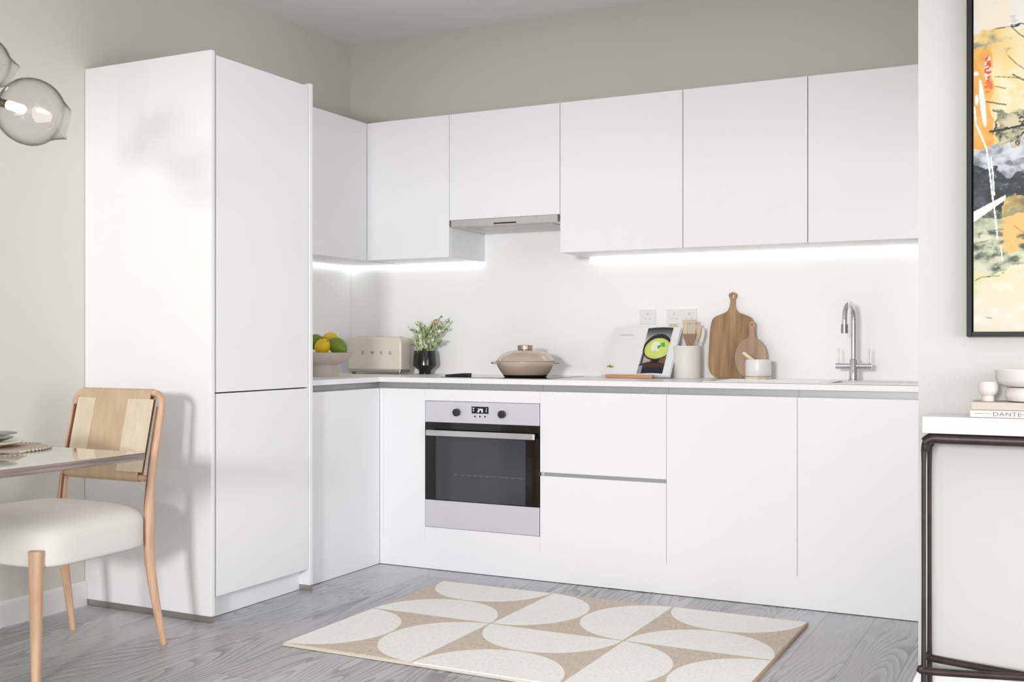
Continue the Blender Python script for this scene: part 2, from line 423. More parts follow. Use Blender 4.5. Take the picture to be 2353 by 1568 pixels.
struct(MB().box(XR, XR+.1, YR, V0, 0, ZC).box(XR, XR+.1, V1, YN, 0, ZC).box(XR, XR+.1, V0, V1, 0, VZ0).box(XR, XR+.1, V0, V1, VZ1, ZC).build('wall_side', M['wall']))
w = MB()
for y in (V0, (V0+V1)/2-.025, V1-.05): w.box(XR, XR+.06, y, y+.05, VZ0, VZ1)
w.box(XR, XR+.06, V0, V1, VZ0, VZ0+.05).box(XR, XR+.06, V0, V1, VZ1-.05, VZ1)
struct(w.build('window_added', M['winframe']))  # unseen window, put in to brighten the left wall and tall doors
# wall behind the camera with the window that lights the room; set close, head lowered to cut light off upper walls
WX0, WX1, WZ0, WZ1 = -3.2, 1.6, .03, 1.88
mb = MB(); mb.box(XL, WX0, YR-.1, YR, 0, ZC).box(WX1, XR, YR-.1, YR, 0, ZC).box(WX0, WX1, YR-.1, YR, 0, WZ0).box(WX0, WX1, YR-.1, YR, WZ1, ZC)
struct(mb.build('wall_rear', M['wall']))
w = MB()
for x in (WX0, WX1-.05): w.box(x, x+.05, YR-.06, YR, WZ0, WZ1)
w.box(WX0, WX1, YR-.06, YR, WZ0, WZ0+.05).box(WX0, WX1, YR-.06, YR, WZ1-.05, WZ1)
struct(w.build('window_1', M['winframe']))
def skirting(p0, p1, out, name):        # out: unit vector into the room
    h, t, c = .098, .017, .012
    prof = [(0, 0), (t, 0), (t, h-c), (t*.45, h), (0, h)]
    mb = MB(); p0, p1, out = Vector(p0), Vector(p1), Vector(out)
    A = [mb.bm.verts.new(p0+out*a+Vector((0, 0, z))) for a, z in prof]; B = [mb.bm.verts.new(p1+out*a+Vector((0, 0, z))) for a, z in prof]
    mb.bm.faces.new(A); mb.bm.faces.new(B[::-1])
    for i in range(5): mb.bm.faces.new([A[i], B[i], B[(i+1) % 5], A[(i+1) % 5]])
    return struct(mb.build(name, M['trim']))
skirting((XL, YR, 0), (XL, 3.211, 0), (1, 0, 0), 'baseboard_left')
# skirting on the right wall wraps round its open end; sloping shoulder
mb = MB(); t = .018
for (zz0, zz1, o0, o1) in ((0, .055, t, t), (.055, .098, t, .0)):
    pts0 = [(XN-o0, YN-o0, zz0), (XR, YN-o0, zz0), (XR, YN+.001, zz0), (XN-o0, YN+.9, zz0)]
    pts1 = [(XN-o1, YN-o1, zz1), (XR, YN-o1, zz1), (XR, YN+.001, zz1), (XN-o1, YN+.9, zz1)]
    A = [mb.bm.verts.new(p) for p in pts0]; B = [mb.bm.verts.new(p) for p in pts1]
    mb.bm.faces.new(A[::-1]); mb.bm.faces.new(B)
    for i in range(4): mb.bm.faces.new([A[i], A[(i+1) % 4], B[(i+1) % 4], B[i]])
struct(mb.build('baseboard_right', M['trim']))

# ---------------------------------------------------------------- tall cabinet
TX = -2.904; TT = 2.185
YP0, YP1, YQ0, YQ1 = 3.212, 3.232, 3.822, 3.843
t = thing('tall_cabinet', 'tall white handleless cabinet with two stacked doors against the left wall', 'cabinet', ((XL+TX)/2, (YP0+YQ1)/2, 0))
MB().box(XL+.002, TX, YP0, YP1, .024, TT).build('side_panel', M['cab'], t, bevel=.0015)
MB().box(XL+.002, TX, YQ0, YQ1, .024, TT+.0).build('side_panel', M['cab'], t, bevel=.0015)
MB().box(XL+.002, TX-.0006, YP0+.0006, YP1-.0006, .001, .024).build('foot_strip', M['strip'], t)
MB().box(XL+.002, TX-.0006, YQ0+.0006, YQ1-.0006, .001, .024).build('foot_strip', M['strip'], t)
MB().box(XL+.002, TX-.035, YP1+.0005, YQ0-.0005, .1, TT-.012).build('carcass', M['gap'], t)
zb, zs, zt = .094, .875, 2.172
MB().box(TX-.026, TX-.005, YP1+.013, YQ0-.0035, zs+.0025, zt).build('door', M['cab'], t, bevel=.0015)
MB().box(TX-.026, TX-.005, YP1+.013, YQ0-.0035, zb, zs-.0025).build('door', M['cab'], t, bevel=.0015)
MB().box(TX-.075, TX-.055, YP1+.0005, YQ0-.0005, .002, .095).build('plinth', M['cab'], t)

# ---------------------------------------------------------------- base cabinets
BX, BY, PZ, DT = -2.959, 4.444, .132, .849     # front planes, plinth height, door top
def px_x(px, Y=BY): return on_y(px, 787, Y).x
X977, X1241, X1531, X1832 = (px_x(p) for p in (977, 1241, 1531.5, 1832))
XE = XN-.002
def base_unit(name, label, x0, x1, fronts, group='white base cabinets under the worktop', sink=False):
    t = thing(name, label, 'cabinet', ((x0+x1)/2, (BY+YB)/2, 0), group=group)
    MB().box(x0+.0005, x1-.0005, BY+.0195, YB-.002 if not sink else 4.50, PZ, DT-.012).build('carcass', M['carcass'], t)
    MB().box(x0+.0005-(.0305 if name == 'corner_cabinet' else 0), x1-.0005, BY+.03, BY+.05, DT-.012, WT-.0235).build('handle_channel', M['channel'], t)
    for kind, a, b, z0, z1 in fronts:
        MB().box(a, b, BY, BY+.019, z0, z1).build(kind, M['cab'], t)
    return t
g = .0009
t = base_unit('corner_cabinet', 'narrow white corner filler base cabinet left of the oven', BX+.0005, X977, [('corner_post', BX+.0005, px_x(881.5), PZ, DT), ('door', px_x(881.5)+.001, X977-g*.5, PZ, DT)], None)
t = base_unit('base_cabinet', 'white two drawer base cabinet right of the oven', X1241, X1531, [])
zc = on_y(1400, 1099, BY).z
for z0, z1 in ((zc+.0085, DT), (PZ, zc-.0085)):
    MB().box(X1241+g*.5, X1531-g, BY, BY+.019, z0, z1).build('drawer', M['cab'], t)
MB().box(X1241+.016, X1531-g, BY+.012, BY+.0205, zc-.0085, zc+.0085).build('finger_rail', M['channel'], t)
base_unit('base_cabinet', 'white single door base cabinet between the drawers and the sink unit', X1531, X1832, [('door', X1531+g, X1832-g, PZ, DT)])
base_unit('base_cabinet', 'white base cabinet under the sink beside the right wall', X1832, XE, [('door', X1832+g, XE-.001, PZ, DT)], sink=True)
tag(MB().box(BX+.0005, XE, BY+.0001, BY+.019, .003, PZ-.0001).build('kickboard', M['cab']), 'long white kickboard at floor level under the back wall base cabinets', 'kickboard')
# left run unit (blind corner panel facing the room)
t = thing('base_cabinet', 'white blank fronted base cabinet beside the tall cabinet', 'cabinet', ((XL+BX)/2, 4.14, 0), group='white base cabinets under the worktop')
MB().box(XL+.002, BX-.02, YQ1+.001, BY-.001, .1, DT-.012).build('carcass', M['carcass'], t)
MB().box(BX-.019, BX, YQ1+.001, BY-.001, .002, DT).build('front_panel', M['cab'], t, bevel=.001)
MB().box(BX-.052, BX-.03, YQ1+.001, BY+.0295, DT-.012, WT-.0235).build('handle_channel', M['channel'], t)
# oven housing
oz = lambda y: on_y(977, y, BY).z
OT, OB = oz(921.5), oz(1209.5)
t = base_unit('oven_housing', 'white base cabinet that houses the oven', X977, X1241, [('top_rail', X977+g*.5, X1241-g*.5, OT+.002, DT), ('bottom_rail', X977+g*.5, X1241-g*.5, PZ, OB-.002)], None)
for ch in t.children:
    pass
# oven
ox0, ox1 = X977+.003, X1241-.003; OC = (ox0+ox1)/2
zc1, zd0, zd1 = oz(969.5), oz(970.5), oz(1147)
t = thing('oven', 'built-in stainless oven with black glass door', 'oven', (OC, BY, OB))
MB().box(ox0, ox1, BY-.004, BY+.0188, zc1, OT).build('control_panel', M['steel'], t, bevel=.0015)
MB().box(ox0, ox1, BY-.004, BY+.0188, OB, zd1-.0008).build('lower_panel', M['steel'], t, bevel=.0015)
dr = MB().box(ox0, ox1, BY-.006, BY+.0188, zd1, zc1-.0015).build('door', M['blackglass'], t, bevel=.001)
wx0, wx1 = px_x(1003.5), px_x(1209)
MB().box(wx0, wx1, BY-.0068, BY-.0062, zd1+.004, oz(1002)).build('window', M['ovenglass'], dr)
# rack and shelf runners seen in the window
rk = MB(); zr = on_y(1125, 1095, BY).z; rx0, rx1 = px_x(1045), px_x(1208)
rk.tube([(rx0, BY-.0078, zr), (rx1, BY-.0078, zr)], .0012, 6)
for i in range(11):
    x = rx0+(rx1-rx0)*(i+.3)/11; rk.tube([(x, BY-.0078, zr-.006), (x, BY-.0078, zr)], .0011, 6)
rk.build('rack', M['rack'], dr)
hz = oz(992.5)
hx0, hx1 = on_y(978, 990, BY-.048).x, on_y(1226, 990, BY-.048).x
h = MB().box(hx0, hx1, BY-.048, BY-.032, hz-.0135, hz+.0135).build('handle', M['steel_light'], dr, bevel=.003)
MB().box(hx0+.02, hx0+.035, BY-.033, BY-.005, hz-.008, hz+.008).build('handle_post', M['steel_light'], dr)
MB().box(hx1-.035, hx1-.02, BY-.033, BY-.005, hz-.008, hz+.008).build('handle_post', M['steel_light'], dr)
def disc_y(cx, cz, r, y0, y1, m, name, parent, bevel=.0015):
    mb = MB(); mb.lathe([(r, 0), (r, y1-y0)], 32)
    mb.xf(Matrix.Translation((cx, y1, cz)) @ Matrix.Rotation(PI/2, 4, 'X'))
    return mb.build(name, m, parent, bevel=bevel, smooth=True)
for px, py in ((1052, 948), (1156, 952.5)):
    p = on_y(px, py, BY); disc_y(p.x, p.z, .0175, BY-.022, BY-.004, M['knobblack'], 'knob', t)
p0, p1 = on_y(1085, 934.5, BY), on_y(1123.5, 951.5, BY)
dp = MB().box(p0.x, p1.x, BY-.0048, BY-.0042, p1.z, p0.z).build('display', M['display'], t)
dg = MB()
def seg(px0, px1, py0, py1):
    a, b = on_y(px0, py0, BY), on_y(px1, py1, BY); dg.box(a.x, b.x, BY-.0053, BY-.0049, b.z, a.z)
for s_ in ((1099, 1105, 939.5, 941), (1099.5, 1103, 942.5, 946), (1103.5, 1106, 941, 943.5), (1105, 1110.5, 940, 942), (1107.5, 1110.5, 942, 948.5), (1098, 1102, 946, 948), (1088, 1090.5, 937.5, 940.5), (1087.8, 1090.3, 943, 945.5), (1118, 1120, 939, 941), (1117.6, 1119.4, 943, 947)): seg(*s_)
dg.build('digits', M['digits'], dp)
for px, py in ((1092.5, 957.3), (1104, 957.6), (1115.5, 958)):
    p = on_y(px, py, BY); disc_y(p.x, p.z, .0038, BY-.0065, BY-.004, M['knobblack'], 'button', t, .0004)

# ---------------------------------------------------------------- worktop, sink, hob
SX0, SX1, SY0, SY1 = -.86, -.47, 4.53, 4.83
wt = MB()
zw0 = WT-.023
wt.box(XL+.001, BX, YQ1+.001, YB-.013, zw0, WT)
wt.box(BX, SX0, BY, YB-.013, zw0, WT).box(SX1, XE, BY, YB-.013, zw0, WT)
wt.box(SX0, SX1, BY, SY0, zw0, WT).box(SX0, SX1, SY1, YB-.013, zw0, WT)
tag(wt.build('worktop', M['worktop'], None), 'white L-shaped kitchen worktop running above the base cabinets', 'worktop')
t = thing('sink', 'white inset sink with drainer near the right wall', 'sink', ((SX0+SX1)/2, 4.68, WT))
b = MB(); e = .004
b.box(SX0+e, SX1-e, SY0+e, SY1-e, WT-.17, WT-.165)
b.box(SX0+e, SX0+e+.004, SY0+e, SY1-e, WT-.165, WT-.001).box(SX1-e-.004, SX1-e, SY0+e, SY1-e, WT-.165, WT-.001)
b.box(SX0+e, SX1-e, SY0+e, SY0+e+.004, WT-.165, WT-.001).box(SX0+e, SX1-e, SY1-e-.004, SY1-e, WT-.165, WT-.001)
b.build('basin', M['saltwhite'], t)
r = MB(); rx0_, rx1_, ry0_, ry1_ = -1.37, SX1+.03, SY0-.03, SY1+.11
r.box(rx0_, SX0, ry0_, ry1_, WT+.0005, WT+.004).box(SX0, SX1, ry0_, SY0, WT+.0005, WT+.004).box(SX0, SX1, SY1, ry1_, WT+.0005, WT+.004).box(SX1, rx1_, ry0_, ry1_, WT+.0005, WT+.004)
r.build('rim', M['saltwhite'], t, bevel=.001)
d = MB()
for i in range(7): d.box(rx0_+.04, SX0-.04, SY0+.02+i*.04, SY0+.028+i*.04, WT+.0038, WT+.0055)
d.build('drainer_ridges', M['saltwhite'], t)
MB().lathe([(.03, WT+.004), (.03, WT+.0062), (.018, WT+.0066)], 24, -1.19, 4.83).build('overflow_cap', M['strip'], t, smooth=True)

hx, hy = (X977+X1241)/2, 4.745
hb = MB().box(hx-.285, hx+.285, 4.56, 4.99, WT+.0003, WT+.0018).build('hob', M['hobwhite'], None, bevel=.001)
tag(hb, 'flat black glass hob set in the worktop under the pan', 'hob')

# splashback
XS = px_x(1286.5, 4.691)
sp = MB()
sp.box(XL+.0135, XE, YB-.012, YB-.001, WT, 1.4865)
sp.box(px_x(1032, 4.691)+.0006, XS-.001, YB-.012, YB-.001, 1.4865, 1.6685)
o = sp.build('splashback', M['splash']); tag(o, 'glossy white splashback panel on the back wall above the worktop', 'splashback')
o = MB().box(XL+.001, XL+.0125, YQ1+.001, YB-.001, WT, 1.4865).build('splashback', M['splash'])
tag(o, 'glossy white splashback panel on the left wall behind the fruit bowl', 'splashback')

# ---------------------------------------------------------------- wall cabinets
UY, UX, UB, UT = 4.691, -3.204, 1.49, 2.193
GW = 'white wall cabinets above the worktop'
def wall_unit(label, x0, x1, z0, door=(None, None)):
    t = thing('wall_cabinet', label, 'cabinet', ((x0+x1)/2, (UY+YB)/2, z0), group=GW)
    MB().box(x0+.0004, x1-.0004, UY+.021, YB-.001, z0, UT).build('carcass', M['cab'], t, bevel=.001)
    a = x0+.0016 if door[0] is None else door[0]; b_ = x1-.0016 if door[1] is None else door[1]
    MB().box(a, b_, UY, UY+.019, z0+.0, UT).build('door', M['cab'], t, bevel=.0012)
    return t
U1, U2, U3, U4 = (px_x(p, UY) for p in (1032, 1286.5, 1569, 1856))
wall_unit('white wall cabinet in the corner left of the extractor hood', UX+.001, U1, UB, (px_x(861, UY), U1-.001))
MB().box(UX, px_x(861, UY)-.001, UY+.003, UY+.02, UB, UT).build('corner_post', M['cab'], bpy.data.objects['wall_cabinet'], bevel=.001)
HB = on_y(1160, 499.5, UY).z
wall_unit('shorter white wall cabinet directly above the extractor hood', U1, U2, HB)
wall_unit('white wall cabinet just right of the extractor hood', U2, U3, UB)
wall_unit('white wall cabinet second from the right wall', U3, U4, UB)
wall_unit('white wall cabinet touching the right wall', U4, XE, UB)
t = thing('wall_cabinet', 'white wall cabinet on the left wall beside the tall cabinet', 'cabinet', ((XL+UX)/2, 4.27, UB), group=GW)
MB().box(XL+.001, UX-.021, YQ1+.001, YB-.001, UB, UT).build('carcass', M['cab'], t, bevel=.001)
yd1 = on_x(838, 400, UX).y
MB().box(UX-.019, UX, YQ1+.012, yd1, UB, UT).build('door', M['cab'], t, bevel=.0012)
MB().box(UX-.019, UX-.001, yd1+.001, UY+.0025, UB, UT).build('corner_post', M['cab'], t)
# the open side of the corner unit beside the hood is its carcass. hood:
t = thing('extractor_hood', 'slim grey extractor hood under the short wall cabinet', 'extractor hood', ((U1+U2)/2, UY, HB-.04))
hx0, hx1 = U1+.006, U2-.002
MB().box(hx0, hx1, UY-.001, UY+.016, HB-.034, HB-.001).build('front_panel', M['hood'], t, bevel=.0008)
MB().box(hx0, hx0+.006, UY-.0015, UY-.0005, HB-.033, HB-.002).build('end_cap', M['gap'], t)
MB().box(hx1-.009, hx1, UY-.0015, UY-.0005, HB-.033, HB-.002).build('end_cap', M['gap'], t)
MB().box(hx0, hx1, UY+.0165, YB-.013, HB-.034, HB-.001).build('body', M['hood_under'], t)
MB().box(hx0+.06, hx1-.06, UY+.06, YB-.1, HB-.0365, HB-.0345).build('filter', M['hood'], t)
p0, p1 = on_y(1135, 509, UY), on_y(1186.5, 507, UY)
MB().box(p0.x, p1.x, UY-.0035, UY-.0005, HB-.030, HB-.0235).build('control_slot', M['knobblack'], t)
# led strips
o = MB().box(XL+.014, U1-.001, YB-.026, YB-.0125, UB-.0055, UB-.0005).build('light_strip', M['led']); tag(o, 'lit strip light under the wall cabinets left of the hood', 'strip light')
o = MB().box(XL+.0135, XL+.026, YQ1+.01, YB-.031, UB-.0055, UB-.0005).build('light_strip', M['led']); tag(o, 'lit strip light under the left wall cabinet by the tall cabinet', 'strip light')
o = MB().box(U2+.005, XE-.005, YB-.026, YB-.0125, UB-.0055, UB-.0005).build('light_strip', M['led']); tag(o, 'lit strip light under the three wall cabinets right of the hood', 'strip light')

# sockets
def socket(label, pa, pb, pc, pd, n):
    a, b = on_y(pa, pc, YB-.012), on_y(pb, pd, YB-.012)
    t = thing('wall_socket', label, 'socket', ((a.x+b.x)/2, YB-.012, b.z))
    MB().box(a.x, b.x, YB-.0215, YB-.0125, b.z, a.z).build('face_plate', M['socket'], t, bevel=.002)
    w = (b.x-a.x)/n
    for k in range(n):
        cx = a.x+w*(k+.5); cz = (a.z+b.z)/2
        mb = MB(); mb.box(cx-.004, cx+.004, YB-.0222, YB-.0214, cz+.008, cz+.018).box(cx-.016, cx-.008, YB-.0222, YB-.0214, cz-.012, cz-.007).box(cx+.008, cx+.016, YB-.0222, YB-.0214, cz-.012, cz-.007)
        mb.build('socket_slots', M['slot'], t)
        MB().box(cx+.016, cx+.026, YB-.0232, YB-.0214, cz+.014, cz+.026).build('switch', M['socket'], t, bevel=.0006)
socket('single white socket on the splashback above the open cookbook', 1471, 1508, 712, 745, 1)
socket('double white socket on the splashback behind the utensil jar', 1533, 1602, 711, 745, 2)

# ---------------------------------------------------------------- tap
tp = Vector((-.818, 4.889, WT+.004))
t = thing('kitchen_tap', 'chrome kitchen mixer tap with swan neck and two levers', 'tap', tp)
MB().lathe([(.024, tp.z), (.024, tp.z+.004), (.0185, tp.z+.006), (.0185, tp.z+.088), (.0135, tp.z+.094)], 28, tp.x, tp.y).build('body', M['chrome'], t, smooth=True)
zt = on_y(1950, 698, 4.84).z
sd = Vector((-.10, -.995, 0)).normalized()
pts = [tp+Vector((0, 0, .09)), tp+Vector((0, 0, .15)), tp+Vector((0, 0, zt-.075-tp.z))]
R = .07; cc = tp+Vector((0, 0, zt-R-tp.z))
for k in range(1, 13):
    a = PI*k/12*1.0; pts.append(cc+sd*(R-R*math.cos(a))+Vector((0, 0, R*math.sin(a))))
end = cc+sd*2*R
pts.append(end+Vector((0, 0, -.02)))
MB().tube(pts, .0115, 20).build('spout', M['chrome'], t, smooth=True)
MB().tube([end+Vector((0, 0, -.02)), end+Vector((0, 0, -.058))], .0145, 20).build('nozzle', M['strip'], t, smooth=True)
zb_ = tp.z+.062
MB().tube([(tp.x-.075, tp.y, zb_), (tp.x+.075, tp.y, zb_)], [.0135, .0135], 20).build('crossbar', M['chrome'], t, smooth=True)
for s_ in (-1, 1):
    MB().tube([(tp.x+s_*.062, tp.y, zb_+.01), (tp.x+s_*.064, tp.y, zb_+.078)], .0032, 10).build('lever', M['chrome'], t, smooth=True)

# ---------------------------------------------------------------- things on the worktop
# fruit bowl
bc = on_z(737, 865.5, WT); bc.y += .03
t = thing('fruit_bowl', 'stone pedestal bowl of lemons and limes beside the tall cabinet', 'bowl', bc)
zr = WT+.118
MB().lathe([(.073, WT+.0005), (.071, WT+.02), (.066, WT+.055), (.068, WT+.058), (.095, WT+.067), (.122, WT+.086), (.139, WT+.112), (.141, zr), (.136, zr), (.118, WT+.092), (.09, WT+.076), (.02, WT+.07)], 56, bc.x, bc.y).build('bowl', M['bowlstone'], t, smooth=True)
def citrus(name, label, cat, px, py, Y, r, m, sc=(1, 1, 1.2), rot=(0, 0, 0), group=None):
    c = on_y(px, py, Y)
    R_ = Matrix.Rotation(rot[0], 4, 'X') @ Matrix.Rotation(rot[1], 4, 'Y') @ Matrix.Rotation(rot[2], 4, 'Z')
    t = thing(name, label, cat, c, group=group)
    mb = MB(); bmesh.ops.create_uvsphere(mb.bm, u_segments=28, v_segments=20, radius=1)
    for v in mb.bm.verts:
        z = v.co.z; k = max(0, abs(z)-.86)/.14
        v.co.x *= sc[0]*r; v.co.y *= sc[1]*r; v.co.z = z*sc[2]*r+math.copysign(k*r*.16, z)
    mb.xf(Matrix.Translation(c) @ R_).build('skin', m, t, smooth=True)
    p = R_ @ Vector((0, 0, sc[2]*r*1.12)); MB().ball(c+p, r*.09).build('stalk', M['navel'], t, smooth=True)
GL, GG = 'lemons in the fruit bowl', 'limes in the fruit bowl'
citrus('lemon', 'yellow lemon lowest at the front of the fruit bowl', 'lemon', 741, 797, bc.y-.06, .037, M['lemon'], rot=(.5, .9, 0), group=GL)
citrus('lemon', 'yellow lemon on top of the fruit pile in the bowl', 'lemon', 759, 781, bc.y+.04, .037, M['lemon'], rot=(.2, 1.4, 0), group=GL)
citrus('lime', 'green lime at the back left of the fruit bowl', 'lime', 724, 786, bc.y+.0, .038, M['green'], rot=(.3, 1.2, 0), group=GG)
citrus('lime', 'green lime at the right rim of the fruit bowl', 'lime', 776, 796, bc.y-.005, .041, M['green'], rot=(.2, 2.2, 0), group=GG)

# toaster
ty0, ty1 = 4.87, 4.975
tl, tr = on_y(799, 800, ty0).x, on_y(921, 800, ty0).x
t = thing('toaster', 'cream retro toaster with chrome base standing in the corner', 'toaster', ((tl+tr)/2, (ty0+ty1)/2, WT))
zb0, zt0 = WT+.022, WT+.196
def toaster_outline(n=10):
    pts = []
    W2 = (tr-tl)/2; cx = (tl+tr)/2; rb, rt = .01, .035
    for (ex, ez, rr, a0) in ((W2, zb0, rb, -PI/2), (W2, zt0, rt, 0), (-W2, zt0, rt, PI/2), (-W2, zb0, rb, PI)):
        ccx = cx+(ex-math.copysign(rr, ex)); ccz = ez+(rr if ez == zb0 else -rr)
        for k in range(n+1):
            a = a0+PI/2*k/n; pts.append((ccx+rr*math.cos(a), ccz+rr*math.sin(a)))
    return pts
o = MB().prism(toaster_outline(), 'y', ty0, ty1).build('body', M['cream'], t, bevel=.02, smooth=True, seg=5)
MB().box(tl+.006, tr-.006, ty0+.004, ty1-.004, WT+.008, zb0+.004).build('base', M['toastbase'], t, bevel=.004)
MB().box(tl+.03, tr-.03, ty0+.035, ty0+.065, zt0-.001, zt0+.002).build('slot_frame', M['toastbase'], t, bevel=.001)
for xx in (tl+.018, tr-.03):
    MB().lathe([(.011, WT+.0003), (.012, WT+.009)], 16, xx+.006, ty0+.022).build('foot', M['letters'], t, smooth=True)
def disc_x(x, y, z, r, L, m, name):
    mb = MB(); mb.lathe([(r, 0), (r, L)], 20); mb.xf(Matrix.Translation((x, y, z)) @ Matrix.Rotation(-PI/2, 4, 'Y'))
    return mb.build(name, m, t, bevel=.001, smooth=True)
disc_x(tl+.004, ty0+.06, WT+.165, .009, .024, M['toastbase'], 'lever')
disc_x(tl+.004, ty0+.05, WT+.07, .012, .02, M['toastbase'], 'knob'); disc_x(tl+.004, ty0+.05, WT+.045, .008, .016, M['letters'], 'button')
for k, ch in enumerate('SMEG'):
    p = on_y((833.5, 855.5, 876, 896.5)[k], 811.5, ty0)
    text_mesh(ch, .024, M['letters'], 'letter', t, Matrix.Translation((p.x, ty0-.0006, p.z)) @ Matrix.Rotation(PI/2, 4, 'X'), .0009)

# vase and sprigs
vc = on_z(977, 860, WT); vc.y -= .0
t = MB().lathe([(.0325, WT+.0005), (.033, WT+.016), (.036, WT+.022), (.058, WT+.038), (.066, WT+.048), (.0655, WT+.062), (.0625, WT+.09), (.058, WT+.124), (.0555, WT+.124), (.058, WT+.06), (.03, WT+.03)], 48, vc.x, vc.y, cap1=True).build('vase', M['blackceramic'], None, smooth=True)
tag(t, 'glossy black ceramic vase on the worktop right of the toaster', 'vase')
t = thing('foliage_bunch', 'bunch of pale green leafy sprigs standing in the black vase', 'plant', (vc.x, vc.y, WT+.12))
rn = random.Random(5)
stems = MB(); leaves = [MB(), MB(), MB()]
def add_leaf(mb, p, d, L, W_):
    d = d.normalized(); s = d.cross(Vector((rn.uniform(-1, 1), rn.uniform(-1, 1), rn.uniform(-.4, 1)))).normalized(); n = s.cross(d)
    pts = [p, p+d*L*.3+s*W_*.8+n*L*.05, p+d*L*.65+s*W_+n*L*.07, p+d*L, p+d*L*.65-s*W_+n*L*.07, p+d*L*.3-s*W_*.8+n*L*.05]
    mid1, mid2 = p+d*L*.3, p+d*L*.65
    v = [mb.bm.verts.new(q) for q in pts]; m1, m2 = mb.bm.verts.new(mid1), mb.bm.verts.new(mid2)
    mb.bm.faces.new([v[0], v[1], m1]); mb.bm.faces.new([m1, v[1], v[2], m2]); mb.bm.faces.new([m2, v[2], v[3]])
    mb.bm.faces.new([v[0], m1, v[5]]); mb.bm.faces.new([m1, m2, v[4], v[5]]); mb.bm.faces.new([m2, v[3], v[4]])
tips = [(939, 752), (958, 744), (962, 740), (975, 748), (984, 752), (993, 740), (1003, 736), (1013, 728), (1021, 738), (1033, 736), (1030, 756), (948, 775), (937, 793), (1022, 782), (968, 770), (1006, 762), (990, 770), (952, 762), (982, 780), (1016, 750), (1012, 790), (960, 790)]
for k, (px, py) in enumerate(tips):
    tip = on_y(px, py, vc.y+rn.uniform(-.07, .05))
    base = Vector((vc.x+rn.uniform(-.03, .03), vc.y+rn.uniform(-.03, .03), WT+.10))
    mid = base.lerp(tip, .5)+Vector(((base.x-tip.x)*.15, 0, .015))
    path = catmull([base, mid, tip], 6)
    stems.tube(path, lerp_list([.0018, .0008], len(path)), 5)
    n = 30
    for i in range(n):
        f = .12+.88*i/n; q = path[min(int(f*(len(path)-1)), len(path)-2)]
        tgt = path[min(int(f*(len(path)-1))+1, len(path)-1)]; dd = (tgt-q).normalized()
        q = q.lerp(tgt, (f*(len(path)-1)) % 1)
        side = Vector((rn.uniform(-1, 1), rn.uniform(-1, 1), rn.uniform(-.3, .6)))
        L = rn.uniform(.020, .034)*(1.15-.6*f)
        w_ = rn.random(); li = 0 if w_ < .5 else (1 if w_ < .75 else 2)
        add_leaf(leaves[li], q, dd*.6+side*.8, L, L*.42)
stems.build('stems', M['stem'], t, smooth=True)
for mb, m in zip(leaves, ('leaf', 'leafdark', 'leafwhite')):
    o = mb.build('leaves', M[m], t); 
    if m != 'leaf': o['label'] = 'darker green leaves' if m == 'leafdark' else 'whitish green leaves'
bd = MB()
for px, py in ((1001, 741), (1004, 744), (998, 738)): bd.ball(on_y(px, py, vc.y-.05), .006, (1, 1, 1.3), 10)
bd.build('flower_bud', M['bud'], t, smooth=True)['label'] = 'small coral bud'

# slim black utensil
p0, p1 = on_z(1025.5, 865.2, WT), on_z(1089, 865.6, WT); p1.y = p0.y
t = MB().prism([(p0.x, WT+.0005), (p1.x, WT+.0005), (p1.x, WT+.0175), ((p0.x*.35+p1.x*.65), WT+.016), ((p0.x*.65+p1.x*.35), WT+.0125), (p0.x, WT+.0085)], 'y', p0.y-.014, p0.y+.014).build('utensil_rest', M['utblack'], None, bevel=.002)
tag(t, 'slim black wedge shaped utensil rest lying left of the pan', 'utensil rest')

# pan
pc = Vector((on_z(1207, 868, WT).x, 0, 0)); pc = on_y(1207, 850, 4.73); pc.z = WT
z0 = WT+.0022
t = thing('casserole_pan', 'rose beige lidded casserole pan standing on the hob', 'pan', (pc.x, pc.y, z0))
MB().lathe([(.098, z0), (.104, z0+.003), (.108, z0+.012)], 56, pc.x, pc.y).build('pan_base', M['panbase'], t, smooth=True)
MB().lathe([(.106, z0+.009), (.118, z0+.024), (.134, z0+.05), (.141, z0+.067), (.142, z0+.074), (.136, z0+.074), (.12, z0+.04), (.06, z0+.014)], 56, pc.x, pc.y).build('body', M['pan'], t, smooth=True)
ld = MB().lathe([(.1385, z0+.0745), (.141, z0+.078), (.132, z0+.092), (.112, z0+.109), (.085, z0+.122), (.05, z0+.129), (.0, z0+.1305)], 56, pc.x, pc.y, cap1=False).build('lid', M['pan'], t, smooth=True)
MB().lathe([(.030, z0+.128), (.0365, z0+.132), (.0375, z0+.15), (.0355, z0+.1525), (.033, z0+.1515), (.031, z0+.1465), (.0, z0+.1455)], 40, pc.x, pc.y, cap1=False).build('lid_knob', M['panmetal'], ld, smooth=True)
hdir = Vector((RV[0], RV[1], 0)); hp = Vector((-RV[1], RV[0], 0))
for s_ in (-1, 1):
    q = Vector((pc.x, pc.y, z0+.068))+hdir*s_*.136
    path = catmull([q+hp*.03, q+hdir*s_*.02+hp*.027, q+hdir*s_*.026, q+hdir*s_*.02-hp*.027, q-hp*.03], 6)
    MB().tube(path, .0045, 10).build('handle', M['panmetal'], t, smooth=True)

